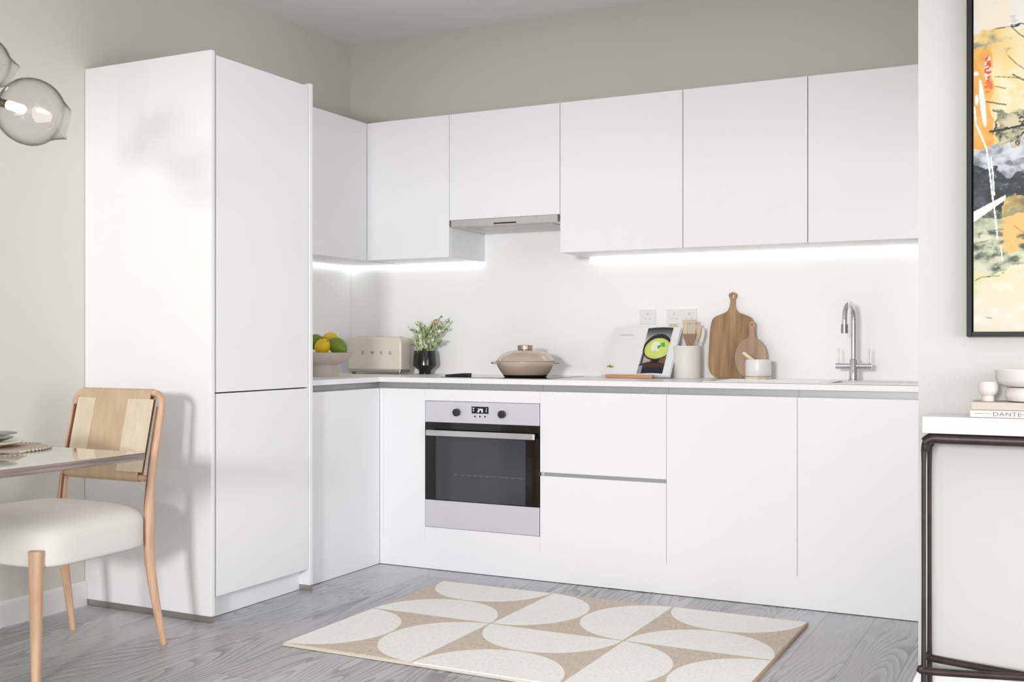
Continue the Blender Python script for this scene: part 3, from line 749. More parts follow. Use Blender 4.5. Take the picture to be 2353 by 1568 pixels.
# cookbook on ledge, leaning against the wall
cy0, cy1 = 4.848, 5.024
bl, br = on_y(1382, 866, cy0).x, on_y(1567, 757, cy1).x-.002
cz0, cz1 = WT+.006, on_y(1500, 756.5, cy1).z
t = thing('cookbook', 'open white cookbook with green soup photo leaning on the splashback', 'book', ((bl+br)/2, cy0, WT))
up = (Vector((0, cy1, cz1))-Vector((0, cy0, cz0))); upn = up.normalized(); nrm = Vector((0, -upn.z, upn.y))
def book_pt(u, v, off):         # u 0..1 across, v 0..1 up
    s_ = abs(u-.5)*2; bulge = .009*math.sin(PI*min(1, s_*1.0))*(1 if s_ > 0 else 0)
    return Vector((bl+(br-bl)*u, cy0, cz0))+up*v+nrm*(off+bulge+.004)
for a, b_ in ((0, .5), (.5, 1)):
    mb = MB(); n = 14
    top = [[mb.bm.verts.new(book_pt(a+(b_-a)*i/n, v, .006)) for i in range(n+1)] for v in (0, 1)]
    bot = [[mb.bm.verts.new(book_pt(a+(b_-a)*i/n, v, -.002)) for i in range(n+1)] for v in (0, 1)]
    for i in range(n):
        mb.bm.faces.new([top[0][i], top[0][i+1], top[1][i+1], top[1][i]]); mb.bm.faces.new([bot[0][i+1], bot[0][i], bot[1][i], bot[1][i+1]])
        for k in (0, 1): mb.bm.faces.new([top[k][i], bot[k][i], bot[k][i+1], top[k][i+1]])
    for i in (0, n): mb.bm.faces.new([top[0][i], top[1][i], bot[1][i], bot[0][i]])
    mb.build('page_block', M['page'], t)
cv = MB(); A = Vector((bl-.003, cy0, cz0))+up*-.005-nrm*.0; 
cvp = [Vector((bl-.003, cy0, cz0))-up*.0, Vector((br+.003, cy0, cz0)), Vector((br+.003, cy0, cz0))+up*1.01, Vector((bl-.003, cy0, cz0))+up*1.01]
a_ = [cv.bm.verts.new(p-nrm*.001) for p in cvp]; b2 = [cv.bm.verts.new(p+nrm*.001) for p in cvp]
cv.bm.faces.new(a_); cv.bm.faces.new(b2[::-1])
for i in range(4): cv.bm.faces.new([a_[i], a_[(i+1) % 4], b2[(i+1) % 4], b2[i]])
cv.build('cover', M['page'], t)
def soup(u, v):                 # u,v over the photo on the right page
    def nz(s, o=0): return noise.noise(Vector((u*s, v*s*1.6, o)))
    c = (196, 192, 186) if v < .93 else (70, 72, 76)
    if v > .72: k = (v-.72)/.28; c = tuple(int(a+(b-a)*min(1, k*1.1)) for a, b in zip((205, 203, 200), (52, 54, 58)))
    if v < .12: c = (30, 36, 46)
    elif v < .36:
        c = (186, 176, 168) if u < .48+.2*nz(3) else (124, 88, 68)
        if v < .2 + .05*math.sin(u*3): c = (70, 52, 42)
    if u < .12 and v < .45 and u > .04: c = (70, 62, 72)
    if v < .17 and (u < .16): c = (150, 156, 166)
    # bowl foot
    if .42 < u < .80 and .22 < v < .36 and abs(u-.62) < .1+(v-.22)*.9: c = (24, 26, 32)
    ex, ey = (u-.56)/.56, (v-.565)/.285
    if ex*ex+ey*ey < 1: c = (40, 38, 44)
    ex, ey = (u-.575)/.5, (v-.535)/.225
    rr = ex*ex+ey*ey
    if rr < 1: c = (204, 222, 110) if rr > .6 else (212, 228, 122)
    ex, ey = (u-.5)/.25, (v-.58)/.12
    if ex*ex+ey*ey+nz(9)*.5 < .75: c = (238, 244, 214)
    for (a, b, ra) in ((.63, .565, .07), (.72, .62, .06), (.80, .60, .06), (.77, .65, .045)):
        if ((u-a)/ra)**2+((v-b)/(ra*.6))**2+nz(14, 3)*.4 < 1: c = (98, 190, 84) if nz(20, 5) > -.1 else (60, 150, 62)
    return c
u0_, u1_ = .525, .90
painted('printed_photo', M['paint_page'], t, lambda u, v: book_pt(u0_+(u1_-u0_)*u, .03+.95*v, .0072), soup, 70, 110)
hd = MB()
def patch(u0, u1, v0, v1):
    vs = [hd.bm.verts.new(book_pt(a, b, .0085)) for a, b in ((u0, v0), (u1, v0), (u1, v1), (u0, v1))]; hd.bm.faces.new(vs)
patch(.14, .34, .81, .83)
hd.build('heading_line', M['mark'], t)
lf = MB()
for k in range(4):
    c = book_pt(.085+.022*k, .16+.02*math.sin(k*2), .0085); lf.ball(c, .005, (1.3, .4, .8), 8)
lf.build('leaf_sketch', M['leafdark'], t)
l0, l1 = on_y(1391.5, 867, cy0-.03), on_y(1499, 867, cy0-.03)
t = thing('book_ledge', 'small reddish wooden ledge holding the foot of the cookbook', 'book stand', ((l0.x+l1.x)/2, cy0-.03, WT))
MB().box(l0.x, l1.x, cy0-.036, cy0-.014, WT+.001, WT+.0175).build('ledge', M['ledge'], t, bevel=.003)
MB().tube([(l1.x-.003, cy0-.025, WT+.006), (l1.x+.032, cy0-.025, WT+.0045)], [.0035, .002], 10).build('metal_pin', M['letters'], t, smooth=True)

# utensil jar
jc = on_y(1578.5, 868, 4.945); jc.z = WT
jr = .063; jh = .152
t = MB().lathe([(jr*.96, WT+.0005), (jr, WT+.006), (jr, WT+jh-.003), (jr-.002, WT+jh), (jr-.007, WT+jh), (jr-.008, WT+.02)], 48, jc.x, jc.y).build('utensil_jar', M['jar'], None, smooth=True)
tag(t, 'pale stone jar of wooden utensils between cookbook and large board', 'jar')
def ut_base(dx, dy): return Vector((jc.x+dx, jc.y+dy, WT+.03))
# slotted fork
t = thing('pasta_fork', 'pale wooden fork with broad tines standing in the stone jar', 'utensil', ut_base(-.01, 0))
pl, pr_ = on_y(1568.5, 740, 4.93), on_y(1600, 740, 4.93); ztop = on_y(1584, 735, 4.93).z; zbt = on_y(1584, 768, 4.93).z; zj = WT+jh
cxu = (pl.x+pr_.x)/2; hw = (pr_.x-pl.x)/2
mb = MB()
for k in range(5):
    x = pl.x+.001+(2*hw-.002)*k/5; wd = 2*hw/5*.62
    mb.box(x+.001, x+.001+wd, 4.927, 4.932, zbt, ztop-.012)
mb.box(pl.x, pr_.x, 4.927, 4.932, ztop-.014, ztop)
mb.build('tines', M['utwood'], t, bevel=.001)
MB().prism([(cxu-hw, zbt+.002), (cxu+hw, zbt+.002), (cxu+hw*.9, zbt-.012), (cxu+.009, zj-.012), (cxu+.006, zj-.12), (cxu-.006, zj-.12), (cxu-.009, zj-.012), (cxu-hw*.9, zbt-.012)], 'y', 4.927, 4.933).build('handle', M['utwood2'], t, bevel=.001)['label'] = 'brown wooden head and handle'
def spoon(name, label, px, py, Y, tx, ty, rx, rz_, m, hm=None):
    c = on_y(px, py, Y); b0 = Vector((jc.x+tx, jc.y+ty, WT+.03))
    t = thing(name, label, 'utensil', b0)
    dv = (c-b0).normalized(); tilt = math.atan2(dv.x, dv.z)
    MB().ball(c, 1, (rx, .006, rz_), 24, Matrix.Rotation(tilt, 4, 'Y')).build('head', m, t, smooth=True)
    MB().tube([b0, c-dv*rz_*.8], [.005, .0055], 10).build('handle', hm or m, t, smooth=True)
spoon('wooden_spoon', 'wooden spoon whose round head shows above the cookbook corner', 1547, 760, 5.047, -.02, .045, .028, .032, M['utwood'])
spoon('wooden_spatula', 'slim wooden spatula leaning right in the stone jar', 1604, 763, 4.955, .02, .01, .013, .04, M['utwood'])
spoon('wooden_spatula', 'pale wooden spatula behind, closest to the large chopping board', 1613, 772, 4.985, .03, .02, .012, .04, M['jar'])

# chopping boards
def board(name, label, cat, outline, Y0, tilt, th, m, hole):
    # outline in (x,z) world; board leans back by tilt about its foot
    cx = sum(p[0] for p in outline)/len(outline); t = thing(name, label, cat, (cx, Y0, WT))
    mb = MB(); hc, hrx, hrz = hole; n = 20
    hp_ = [(hc[0]+hrx*math.cos(2*PI*k/n), hc[1]+hrz*math.sin(2*PI*k/n)) for k in range(n)]
    bm = mb.bm
    ov = [bm.verts.new((p[0], 0, p[1]-WT)) for p in outline]; hv = [bm.verts.new((p[0], 0, p[1]-WT)) for p in hp_]
    ed = [bm.edges.new((v[i], v[(i+1) % len(v)])) for v in (ov, hv) for i in range(len(v))]
    bmesh.ops.triangle_fill(bm, use_beauty=True, edges=ed)
    r = bmesh.ops.extrude_face_region(bm, geom=bm.faces[:])
    bmesh.ops.translate(bm, vec=(0, th, 0), verts=[v for v in r['geom'] if isinstance(v, bmesh.types.BMVert)])
    mb.xf(Matrix.Translation((0, Y0, WT+.0005)) @ Matrix.Rotation(-tilt, 4, 'X'))
    o = mb.build('board', m, t, bevel=.0025)
    return t
YBd = 4.995
def bp(px, py, Y=None): p = on_y(px, py, Y or YBd); return (p.x, max(p.z, WT))
big = [(1650, 869), (1640, 866), (1631, 856), (1626.5, 842), (1626, 820), (1627, 770), (1629, 745), (1633, 732), (1640, 726), (1652, 721), (1663, 716), (1668, 710), (1671, 700), (1671.5, 688), (1668.5, 680), (1668, 675), (1671, 671), (1677, 669.5), (1683, 671), (1686.5, 675), (1686, 681), (1683, 688), (1683, 700), (1686, 710), (1692, 717), (1706, 722), (1718, 727), (1724, 733), (1727.5, 745), (1729, 790), (1729, 840), (1726, 858), (1720, 867), (1712, 869)]
bpts = catmull([Vector((*bp(*q), 0)) for q in big], 3)
t = board('chopping_board', 'large walnut chopping board with looped handle leaning on the splashback', 'chopping board', [(p.x, max(p.y, WT)) for p in bpts], YBd, math.atan(.05/.4), .012, M['walnut'], (bp(1677.3, 678.5), .0085*.75, .0105))
YS = 4.955
sm = []
cxs, czs, rx_, rz_ = on_y(1723, 816, YS).x, WT+.098, .0715, .094
nx = cxs+.003
zt_ = czs+rz_
neck = [(nx+.016, zt_-.004), (nx+.0115, zt_+.012), (nx+.0105, zt_+.04), (nx+.0125, zt_+.06), (nx+.010, zt_+.070), (nx, zt_+.0735), (nx-.010, zt_+.070), (nx-.0125, zt_+.06), (nx-.0105, zt_+.04), (nx-.0115, zt_+.012), (nx-.016, zt_-.004)]
loop = []
for k in range(41):
    a = math.radians(72-324*k/40); loop.append((cxs+rx_*math.cos(a), max(WT, czs+rz_*math.sin(a))))
loop += neck[::-1]
rs = rz_
t = board('chopping_board', 'small round walnut board leaning in front of the large board', 'chopping board', loop, YS, math.atan(.02/.2), .01, M['walnut2'], ((nx, zt_+.058), .0035, .005))

# salt pot with spoon
sc0 = on_y(1742, 860, 4.875); sc0.z = WT
t = thing('salt_pot', 'white ceramic salt pot on a pale wooden base before the boards', 'pot', sc0)
MB().lathe([(.056, WT+.0005), (.058, WT+.003), (.058, WT+.010), (.056, WT+.0135)], 40, sc0.x, sc0.y).build('wooden_base', M['palewood'], t, smooth=True)
MB().lathe([(.048, WT+.0135), (.055, WT+.018), (.0575, WT+.028), (.0565, WT+.075), (.054, WT+.090), (.0525, WT+.091), (.051, WT+.086), (.05, WT+.03), (.0, WT+.026)], 44, sc0.x, sc0.y, cap1=False).build('bowl', M['saltwhite'], t, smooth=True)
d_ = Vector((-sc0.x, -sc0.y, 0)).normalized()
MB().ball(sc0+d_*.0565+Vector((-.012, .001, .056)), 1, (.0045, .0022, .015), 14).build('mark', M['mark'], t, smooth=True)
e0 = on_y(1707, 810, 4.86); e1 = on_y(1730, 828, 4.87)
t = thing('wooden_scoop', 'short pale wooden spoon resting in the white salt pot', 'spoon', e1)
dv = (e1-e0); MB().tube([e0, e0+dv*.15, e1, e1+dv*.6], [.006, .008, .0085, .009], 14).build('handle', M['palewood'], t, smooth=True)
MB().ball(e1+dv*.7+Vector((0, 0, -.004)), .014, (1.2, 1, .6), 14).build('bowl', M['palewood'], t, smooth=True)

# ---------------------------------------------------------------- rug
t = thing('rug', 'beige rug with cream half circle pattern on the kitchen floor', 'rug', ((RX0+RX1)/2, (RY0+RY1)/2, 0))
o = MB().box(RX0+.004, RX1-.006, RY0+.004, RY1-.004, .0095, .013).build('pile', M['rug'], None)
o.parent = t; o.location = (-t.location.x, -t.location.y, 0)
MB().box(RX0+.0, RX1-.008, RY0, RY1-.002, .001, .0094).build('backing', M['rug_edge'], t, bevel=.002)
MB().box(RX1-.0079, RX1, RY0, RY1-.002, .001, .0125).build('binding', M['rug_binding'], t, bevel=.002)

# ---------------------------------------------------------------- dining chair
CX0 = -3.108
t = thing('dining_chair', 'oak dining chair with canvas back and cushioned seat at the table', 'chair', (CX0, 2.65, 0))
def seat_pt(u, v):
    a = 2*PI*u; b = PI*(v-.5)
    ca, sa, cb, sb = math.cos(a), math.sin(a), math.cos(b), math.sin(b)
    sg = lambda w, e: math.copysign(abs(w)**e, w)
    ex = .42 if sb > 0 else .16
    x = .270*sg(ca, .36)*sg(cb, ex); y = .245*sg(sa, .36)*sg(cb, ex)
    z = (.083 if sb > 0 else .07)*sg(sb, .62 if sb > 0 else .16)
    if sb > 0: z += .012*(1-min(1, (x/.262)**2))*(1-min(1, (y/.245)**2))
    wide = 1+.05*(-y/.245)
    return (CX0+x*wide, 2.628+y, .425+z)
MB().grid(seat_pt, 72, 33, closed_u=True).build('seat', M['seat'], t, smooth=True)
PXL, PXR = -3.318, -2.889
rad_post = [.0115, .014, .0165, .019, .017, .0145, .0135, .0135, .013]
for s_, xs in ((-1, PXL), (1, PXR)):
    xin = xs
    pts = [(xs+s_*.035 if s_ > 0 else xs+.012, 2.915, 0.0005), (xs+s_*.02 if s_ > 0 else xs+.012, 2.892, .15), (xs+(.012 if s_ > 0 else .008), 2.872, .30), (xs+(.012 if s_ > 0 else .006), 2.868, .42), (xs+(.010 if s_ > 0 else .005), 2.874, .52), (xs+(.004 if s_ > 0 else 0), 2.90, .66), (xs, 2.94, .84)]
    path = catmull(pts, 6)
    MB().tube(path, lerp_list([.0115, .0145, .018, .0195, .0165, .0135, .0125], len(path)), 18).build('rear_leg', M['chairwood'], t, smooth=True)
    # groove line running up the post
    ip = [Vector(p)+Vector((-s_*.0085, -.0108, 0)) for p in path[20:]]
    MB().tube(ip, .0045, 8).build('post_groove', M['chairdark'], t, smooth=True)
r_ = .045
hoop = [Vector((PXL, 2.94, .84))]
for k in range(0, 9):
    a = PI/2*k/8; hoop.append(Vector((PXL+r_-r_*math.cos(a), 2.94+.010*math.sin(a), .845+(r_-.003)*math.sin(a))))
for k in range(0, 9):
    a = PI/2*(1-k/8); hoop.append(Vector((PXR-r_+r_*math.cos(a), 2.94+.010*math.sin(a), .845+(r_-.003)*math.sin(a))))
hoop.append(Vector((PXR, 2.94, .84)))
MB().tube(hoop, .0128, 18).build('top_rail', M['chairwood'], t, smooth=True)
LZ = .588; LY = 2.882
MB().tube([(PXL+.006, LY, LZ), (PXR-.002, LY, LZ)], .0115, 16).build('lower_rail', M['chairwood'], t, smooth=True)
# canvas sheet wrapped round both rails, double thickness
def sheet(x0, x1, off, name, m, z0=LZ, z1=.887, y0=LY, y1=2.95, r=.0145):
    mb = MB(); prof = []
    d = Vector((0, y1-y0, z1-z0)).normalized(); nn = Vector((0, -d.z, d.y))
    A0, B0 = Vector((0, y0, z0)), Vector((0, y1, z1)); r += off
    for k in range(9):
        a = PI*k/8; prof.append(B0+nn*r*math.cos(a)+d*r*math.sin(a))
    for k in range(9):
        a = PI*k/8; prof.append(A0-nn*r*math.cos(a)-d*r*math.sin(a))
    th = .0016; cen = (A0+B0)/2
    for xa in (0,):
        ring = [[mb.bm.verts.new((x, p.y, p.z)) for p in prof] for x in (x0, x1)]
        inner = []
        for x in (x0, x1):
            row = []
            for i, p in enumerate(prof):
                base = B0 if i < 9 else A0; q = base+(p-base).normalized()*(r-th); row.append(mb.bm.verts.new((x, q.y, q.z)))
            inner.append(row)
        n = len(prof)
        for i in range(n):
            j = (i+1) % n
            mb.bm.faces.new([ring[0][i], ring[0][j], ring[1][j], ring[1][i]]); mb.bm.faces.new([inner[0][i], inner[1][i], inner[1][j], inner[0][j]])
            for k in (0, 1): mb.bm.faces.new([ring[k][i], ring[k][j], inner[k][j], inner[k][i]])
    return mb.build(name, m, t, smooth=True)
bk = sheet(PXL+.03, PXR-.046, 0, 'backrest', M['sheet'])
bz0, bz1 = .0, 1.
def band(xa, xb):
    z0, z1 = .606, .862
    f = lambda z: LY+(2.95-LY)*(z-LZ)/(.887-LZ)
    dz = Vector((0, 2.95-LY, .887-LZ)).normalized(); nn = Vector((0, -dz.z, dz.y))
    mb = MB(); P = [Vector((xa, f(z0), z0)), Vector((xb, f(z0), z0)), Vector((xb, f(z1), z1)), Vector((xa, f(z1), z1))]
    a_ = [mb.bm.verts.new(p+nn*.0148) for p in P]; b_ = [mb.bm.verts.new(p+nn*.0172) for p in P]
    mb.bm.faces.new(a_); mb.bm.faces.new(b_[::-1])
    for i in range(4): mb.bm.faces.new([a_[i], a_[(i+1) % 4], b_[(i+1) % 4], b_[i]])
    o = mb.build('side_band', M['sheetpale'], bk, bevel=.0008); o['label'] = 'paler folded canvas band'
band(PXL+.026, PXL+.115); band(PXR-.15, PXR-.026)
# front legs
for xs, lab in ((-2.874, 1), (-3.345, 0)):
    path = catmull([(xs, 2.392, 0.0005), (xs, 2.392, .2), (xs, 2.392, .36), (xs, 2.392, .418)], 5)
    MB().tube(path, lerp_list([.0145, .019, .0225, .0235], len(path)), 20).build('front_leg', M['chairwood'], t, smooth=True, bevel=.002)

# ---------------------------------------------------------------- dining table
TZ = .75
tcn = on_z(333, 1040, TZ)
TX1, TY1 = tcn.x, tcn.y
TX0, TY0 = TX1-1.0, TY1-1.5
t = thing('dining_table', 'pale glossy dining table with grey wood edge at the left', 'table', ((TX0+TX1)/2, (TY0+TY1)/2, 0))
MB().box(TX0, TX1, TY0, TY1, TZ-.0225, TZ-.001).build('edge', M['tableedge'], t, bevel=.001)
MB().box(TX0+.001, TX1-.001, TY0+.001, TY1-.001, TZ-.0009, TZ).build('tabletop', M['tabletop'], t)
MB().lathe([(.26, .0005), (.26, .02), (.08, .05), (.06, .3), (.06, .6), (.16, TZ-.023)], 40, (TX0+TX1)/2, (TY0+TY1)/2).build('pedestal', M['tableedge'], t, smooth=True)
# place setting
mc = Vector((-2.862, 2.22, TZ))
f0 = Vector((mc.x+.0, mc.y+.0, TZ))
def ring_mat(c, R, z):
    mb = MB(); mb.lathe([(R-.004, z), (R, z+.002), (R-.002, z+.0045), (.02, z+.0045)], 64, c.x, c.y)
    for k in range(72):
        a = 2*PI*k/72; mb.ball((c.x+R*math.cos(a), c.y+R*math.sin(a), z+.004), .005, (1, 1, .8), 8)
    return mb
o = ring_mat(mc, .165, TZ+.0005).build('placemat', M['mat_'], None, smooth=True); tag(o, 'round beaded placemat near the table corner', 'placemat')
pc2 = Vector((mc.x-.05, mc.y-.02, 0))
z = TZ+.0055
o = MB().lathe([(.07, z), (.075, z), (.125, z+.012), (.138, z+.016), (.138, z+.0185), (.12, z+.0155), (.07, z+.005), (.0, z+.005)], 56, pc2.x, pc2.y, cap1=False).build('dinner_plate', M['plate'], None, smooth=True)
tag(o, 'cream dinner plate lowest in the stack on the placemat', 'plate')
z = TZ+.0205
o = MB().lathe([(.055, z-.008), (.06, z-.008), (.10, z+.008), (.112, z+.012), (.112, z+.0145), (.095, z+.011), (.055, z-.003), (.0, z-.003)], 56, pc2.x-.005, pc2.y, cap1=False).build('salad_plate', M['plategreen'], None, smooth=True)
tag(o, 'dark green salad plate stacked on the cream plate', 'plate')
z = TZ+.036
o = MB().lathe([(.03, z), (.06, z+.003), (.105, z+.010), (.106, z+.0115), (.058, z+.0055), (.0, z+.002)], 56, pc2.x+.01, pc2.y+.01, cap1=False).build('glass_dish', M['clear'], None, smooth=True)
tag(o, 'shallow clear glass dish on top of the green plate', 'dish')
nk = MB()
for k in range(7):
    a = k*.9; nk.ball((pc2.x-.02+.022*math.cos(a), pc2.y+.022*math.sin(a), TZ+.053+.005*(k % 3)), .024, (1, .7, .55), 14, Matrix.Rotation(a, 4, 'Z'))
o = nk.build('napkin', M['napkin'], None, smooth=True); tag(o, 'crumpled olive linen napkin on the plate stack', 'napkin')
# cutlery lying on the placemat rim
kp = [on_z(60, 1037.5, TZ+.007), on_z(35, 1041, TZ+.009), on_z(8, 1040, TZ+.010), on_z(-60, 1040, TZ+.010)]
o = MB().tube(catmull(kp, 5), lerp_list([.0022, .005, .0028, .0035], 16), 10, sx=1.6).build('table_knife', M['cutlery'], None, smooth=True)
tag(o, 'pale gold knife lying beside the plates on the placemat', 'cutlery')

# ---------------------------------------------------------------- chandelier
D_ = 3.0
def at_depth(px, py, d):
    dx, dy = ray(px); return Vector((dx*d, dy*d, H-(py-HY)/F*d))
hub = at_depth(-150, 190, 3.02)
t = thing('chandelier', 'branching bronze chandelier with blown clear glass globes over the table', 'chandelier', hub)
MB().tube([hub, (hub.x, hub.y, ZC-.02)], .007, 12).build('rod', M['bronze'], t, smooth=True)
MB().lathe([(.055, ZC-.022), (.055, ZC-.0005)], 32, hub.x, hub.y).build('ceiling_rose', M['bronze'], t, smooth=True)
MB().ball(hub, .03, seg=16).build('hub', M['bronze'], t, smooth=True)
def globe(cpx, cpy, r, apx, apy, sd):
    c = at_depth(cpx, cpy, D_); s0 = at_depth(apx, apy, D_)
    ax = (c-s0).normalized()
    # socket and lit tube along the axis
    e1 = at_depth(apx+12, apy+4, D_)
    MB().tube([hub, hub.lerp(s0, .5)+Vector((0, 0, .01)), s0], .006, 10).build('arm', M['bronze'], t, smooth=True)
    MB().tube([s0-ax*.03, s0+ax*.02], .0115, 18).build('socket', M['bronze'], t, smooth=True)
    MB().tube([s0+ax*.0205, s0+ax*.026, s0+ax*.064, s0+ax*.072], [.0105, .0125, .0125, .008], 18).build('bulb', M['bulb'], t, smooth=True)
    rot = Vector((0, 0, 1)).rotation_difference(ax).to_matrix().to_4x4()
    open_a = .42
    def surf(u, v, rr):
        a = 2*PI*u; b = .12+(PI-.12-open_a)*v
        k = rr*(1+.035*math.sin(2*a+sd)*math.sin(b)+.03*noise.noise(Vector((math.cos(a)*1.3+sd, math.sin(a)*1.3, b))))
        p = Vector((k*math.sin(b)*math.cos(a), k*math.sin(b)*math.sin(a), -k*math.cos(b)))
        if v > .86:     # lip draws out unevenly
            f = (v-.86)/.14; p.z += f*f*rr*(.16+.2*max(0, math.sin(a*1+sd*2))**3)
            p.x *= 1+.14*f*f; p.y *= 1+.14*f*f
        return p
    mb = MB(); th = .0018; NU, NV = 56, 40
    M4 = Matrix.Translation(c) @ rot
    outer = [[mb.bm.verts.new(M4 @ surf(i/NU, j/(NV-1), r)) for i in range(NU)] for j in range(NV)]
    inner = [[mb.bm.verts.new(M4 @ surf(i/NU, j/(NV-1), r-th)) for i in range(NU)] for j in range(NV)]
    for j in range(NV-1):
        for i in range(NU):
            k = (i+1) % NU
            mb.bm.faces.new([outer[j][i], outer[j][k], outer[j+1][k], outer[j+1][i]]); mb.bm.faces.new([inner[j][k], inner[j][i], inner[j+1][i], inner[j+1][k]])
    for i in range(NU):
        k = (i+1) % NU
        mb.bm.faces.new([outer[-1][i], outer[-1][k], inner[-1][k], inner[-1][i]]); mb.bm.faces.new([outer[0][k], outer[0][i], inner[0][i], inner[0][k]])
    mb.build('glass_shade', M['glass'], t, smooth=True)
globe(70, 257, .089, 0, 235, .6)
globe(-48, 143, .079, -100, 120, 2.2)

# ---------------------------------------------------------------- painting on the right wall
a_, b_ = on_y(2221, 774, YN-.04), None
PX0, PZ0 = a_.x, a_.z; PXW, PZH = 1.15, 1.5
t = thing('painting', 'large abstract painting of ochre, black and white in a black frame', 'painting', (PX0+PXW/2, YN-.02, PZ0))
fw = .0135
mb = MB(); yo0, yo1 = YN-.042, YN-.001
mb.box(PX0, PX0+fw, yo0, yo1, PZ0, PZ0+PZH).box(PX0+PXW-fw, PX0+PXW, yo0, yo1, PZ0, PZ0+PZH).box(PX0+fw, PX0+PXW-fw, yo0, yo1, PZ0, PZ0+fw).box(PX0+fw, PX0+PXW-fw, yo0, yo1, PZ0+PZH-fw, PZ0+PZH)
mb.build('frame', M['frameblack'], t, bevel=.0012)
MB().box(PX0+fw, PX0+PXW-fw, YN-.012, YN-.002, PZ0+fw, PZ0+PZH-fw).build('backing_board', M['framein'], t)
mg = .0045
cx0, cx1, cz0_, cz1_ = PX0+fw+mg, PX0+PXW-fw-mg, PZ0+fw+.0005, PZ0+PZH-fw-mg
# scale: visible part is 0.145 m wide for 116 px, i.e. about 0.00126 m per px; paint coordinates are kept in those units
SC = .001262
def N(x, y, s, o=0.): return noise.noise(Vector((x*s, y*s, o)))
def paint(X, Y):    # X: units right of the canvas edge, Y: units up from the canvas foot
    y = 762-Y; x = 2237+X      # rows as one reads the picture, top down
    FB = lambda sx, sy, o: noise.fractal(Vector((x*sx, y*sy, o)), .9, 2.1, 4)*.75
    n1 = N(x, y*.6, .02, 1); n2 = FB(.035, .04, 5); n3 = FB(.03, .05, 9); n4 = FB(.09, .12, 12)
    x_, y0 = x, y; y = y+34*FB(.012, .014, 21)+10*n2; x = x+22*FB(.014, .012, 31)
    def mix(a, b, k): k = max(0, min(1, k)); return tuple(p+(q-p)*k for p, q in zip(a, b))
    c = (222, 213, 196)
    if y < 80: c = mix((226, 214, 190), (220, 216, 208), n1*2+.5); c = mix(c, (150, 150, 140), max(0, n3-.38)*2)
    elif y < 340:
        c = mix((226, 190, 110), (228, 210, 160), n1*1.8+.5+(x-2280)/140)
        if 85 < y < 125: c = mix(c, (132, 134, 116), max(0, .55+n3*1.6-(x-2240)/90))
        if x+6*n2 < 2276 and y > 120: c = mix((224, 150, 48), (232, 172, 76), n2+.5)
        if x > 2290 and 180 < y < 260: c = mix(c, (226, 214, 176), .6+n2)
        if x > 2282+10*n2 and 250 < y: c = mix(mix((198, 188, 150), (120, 122, 96), n3*1.4+.45), (30, 30, 30), max(0, n4*2-.25+n3))
    elif y < 372: 
        c = mix((196, 200, 206), (120, 126, 134), n3*1.5+.4)
        if x > 2295: c = mix(c, (208, 210, 214), .4)
    elif y < 500:
        edge = 372+(x-2237)*.32
        c = mix((24, 30, 36), (62, 72, 80), n3*1.6+.25)
        if y < edge+6: c = mix((186, 192, 200), (96, 106, 116), n3*1.6+.45)
        c = mix(c, (150, 160, 166), max(0, n4*1.6-.45))
        if y > 450+20*n1 and x > 2300: c = mix((208, 172, 92), (92, 90, 60), n3+.3)
        if y > 478: c = mix(c, (130, 140, 112), .5+n2)
    elif y < 620:
        c = mix((206, 206, 176), (140, 150, 118), n3*1.6+.45)
        k = (x-2288+12*n2)/18
        if y < 575: c = mix(c, (228, 180, 100), k)
        if 545 < y < 612: c = mix(c, (64, 74, 62), max(0, n3*2.2+n4*.9-.1)*.9)
    else:
        c = mix((216, 210, 168), (222, 212, 190), (y-620)/90+n1*.6)
        c = mix(c, (204, 208, 120), max(0, n1*1.6+.05-(x-2262)/90)*(1-abs(y-670)/90 if abs(y-670) < 90 else 0))
        c = mix(c, (232, 206, 170), max(0, (x-2318)/40+n1*.5))
        c = mix(c, (228, 224, 214), max(0, n2*1.4-.1))
    # dabs and strokes
    x, y = x_, y0
    def ell(cx, cy, rx, ry, tilt=0):
        dx, dy = x-cx, y-cy; ca, sa = math.cos(tilt), math.sin(tilt)
        return ((dx*ca+dy*sa)/rx)**2+((-dx*sa+dy*ca)/ry)**2 < 1
    if ell(2266.5, 163, 7, 30): c = (206, 70, 40) if n4 > -.05 else (226, 205, 190)
    if ell(2268, 205, 9, 14) and n4 > -.2: c = (226, 96, 44)
    if ell(2242.5, 173, 4.5, 5): c = (236, 236, 234)
    if ell(2256, 242, 5.5+(y-185)*.0, 56, -.10): c = (232, 226, 218)
    if ell(2243.5, 233, 3.5, 12): c = (236, 234, 230)
    def curve(pts, w, col):
        nonlocal c
        for (xa, ya), (xb, yb) in zip(pts, pts[1:]):
            dx, dy = xb-xa, yb-ya; L2 = dx*dx+dy*dy; k = max(0, min(1, ((x-xa)*dx+(y-ya)*dy)/L2))
            if (x-xa-dx*k)**2+(y-ya-dy*k)**2 < w*w: c = col; return
    curve([(2239, 250), (2242, 288), (2254, 318), (2264, 345), (2270, 390), (2276, 450), (2283, 505), (2287, 552)], 1.7, (240, 242, 240))
    curve([(2273, 368), (2277, 400), (2280, 452)], 1.6, (240, 242, 240))
    curve([(2294, 570), (2297, 602)], 1.3, (226, 228, 220))
    if 2237 <= x < 2304 and abs(y-(500-(x-2237)*.62)) < (12-(x-2237)*.10): c = (238, 240, 238)
    curve([(2282, 76), (2315, 74)], 1.3, (122, 108, 62)); curve([(2314, 72), (2330, 92), (2353, 112)], 1.1, (84, 76, 56)); curve([(2314, 72), (2335, 70), (2353, 77)], 1.1, (100, 90, 84))
    curve([(2317, 75), (2332, 74)], 1.8, (40, 36, 32)); curve([(2308, 138), (2326, 160), (2353, 183)], 1.0, (120, 100, 50))
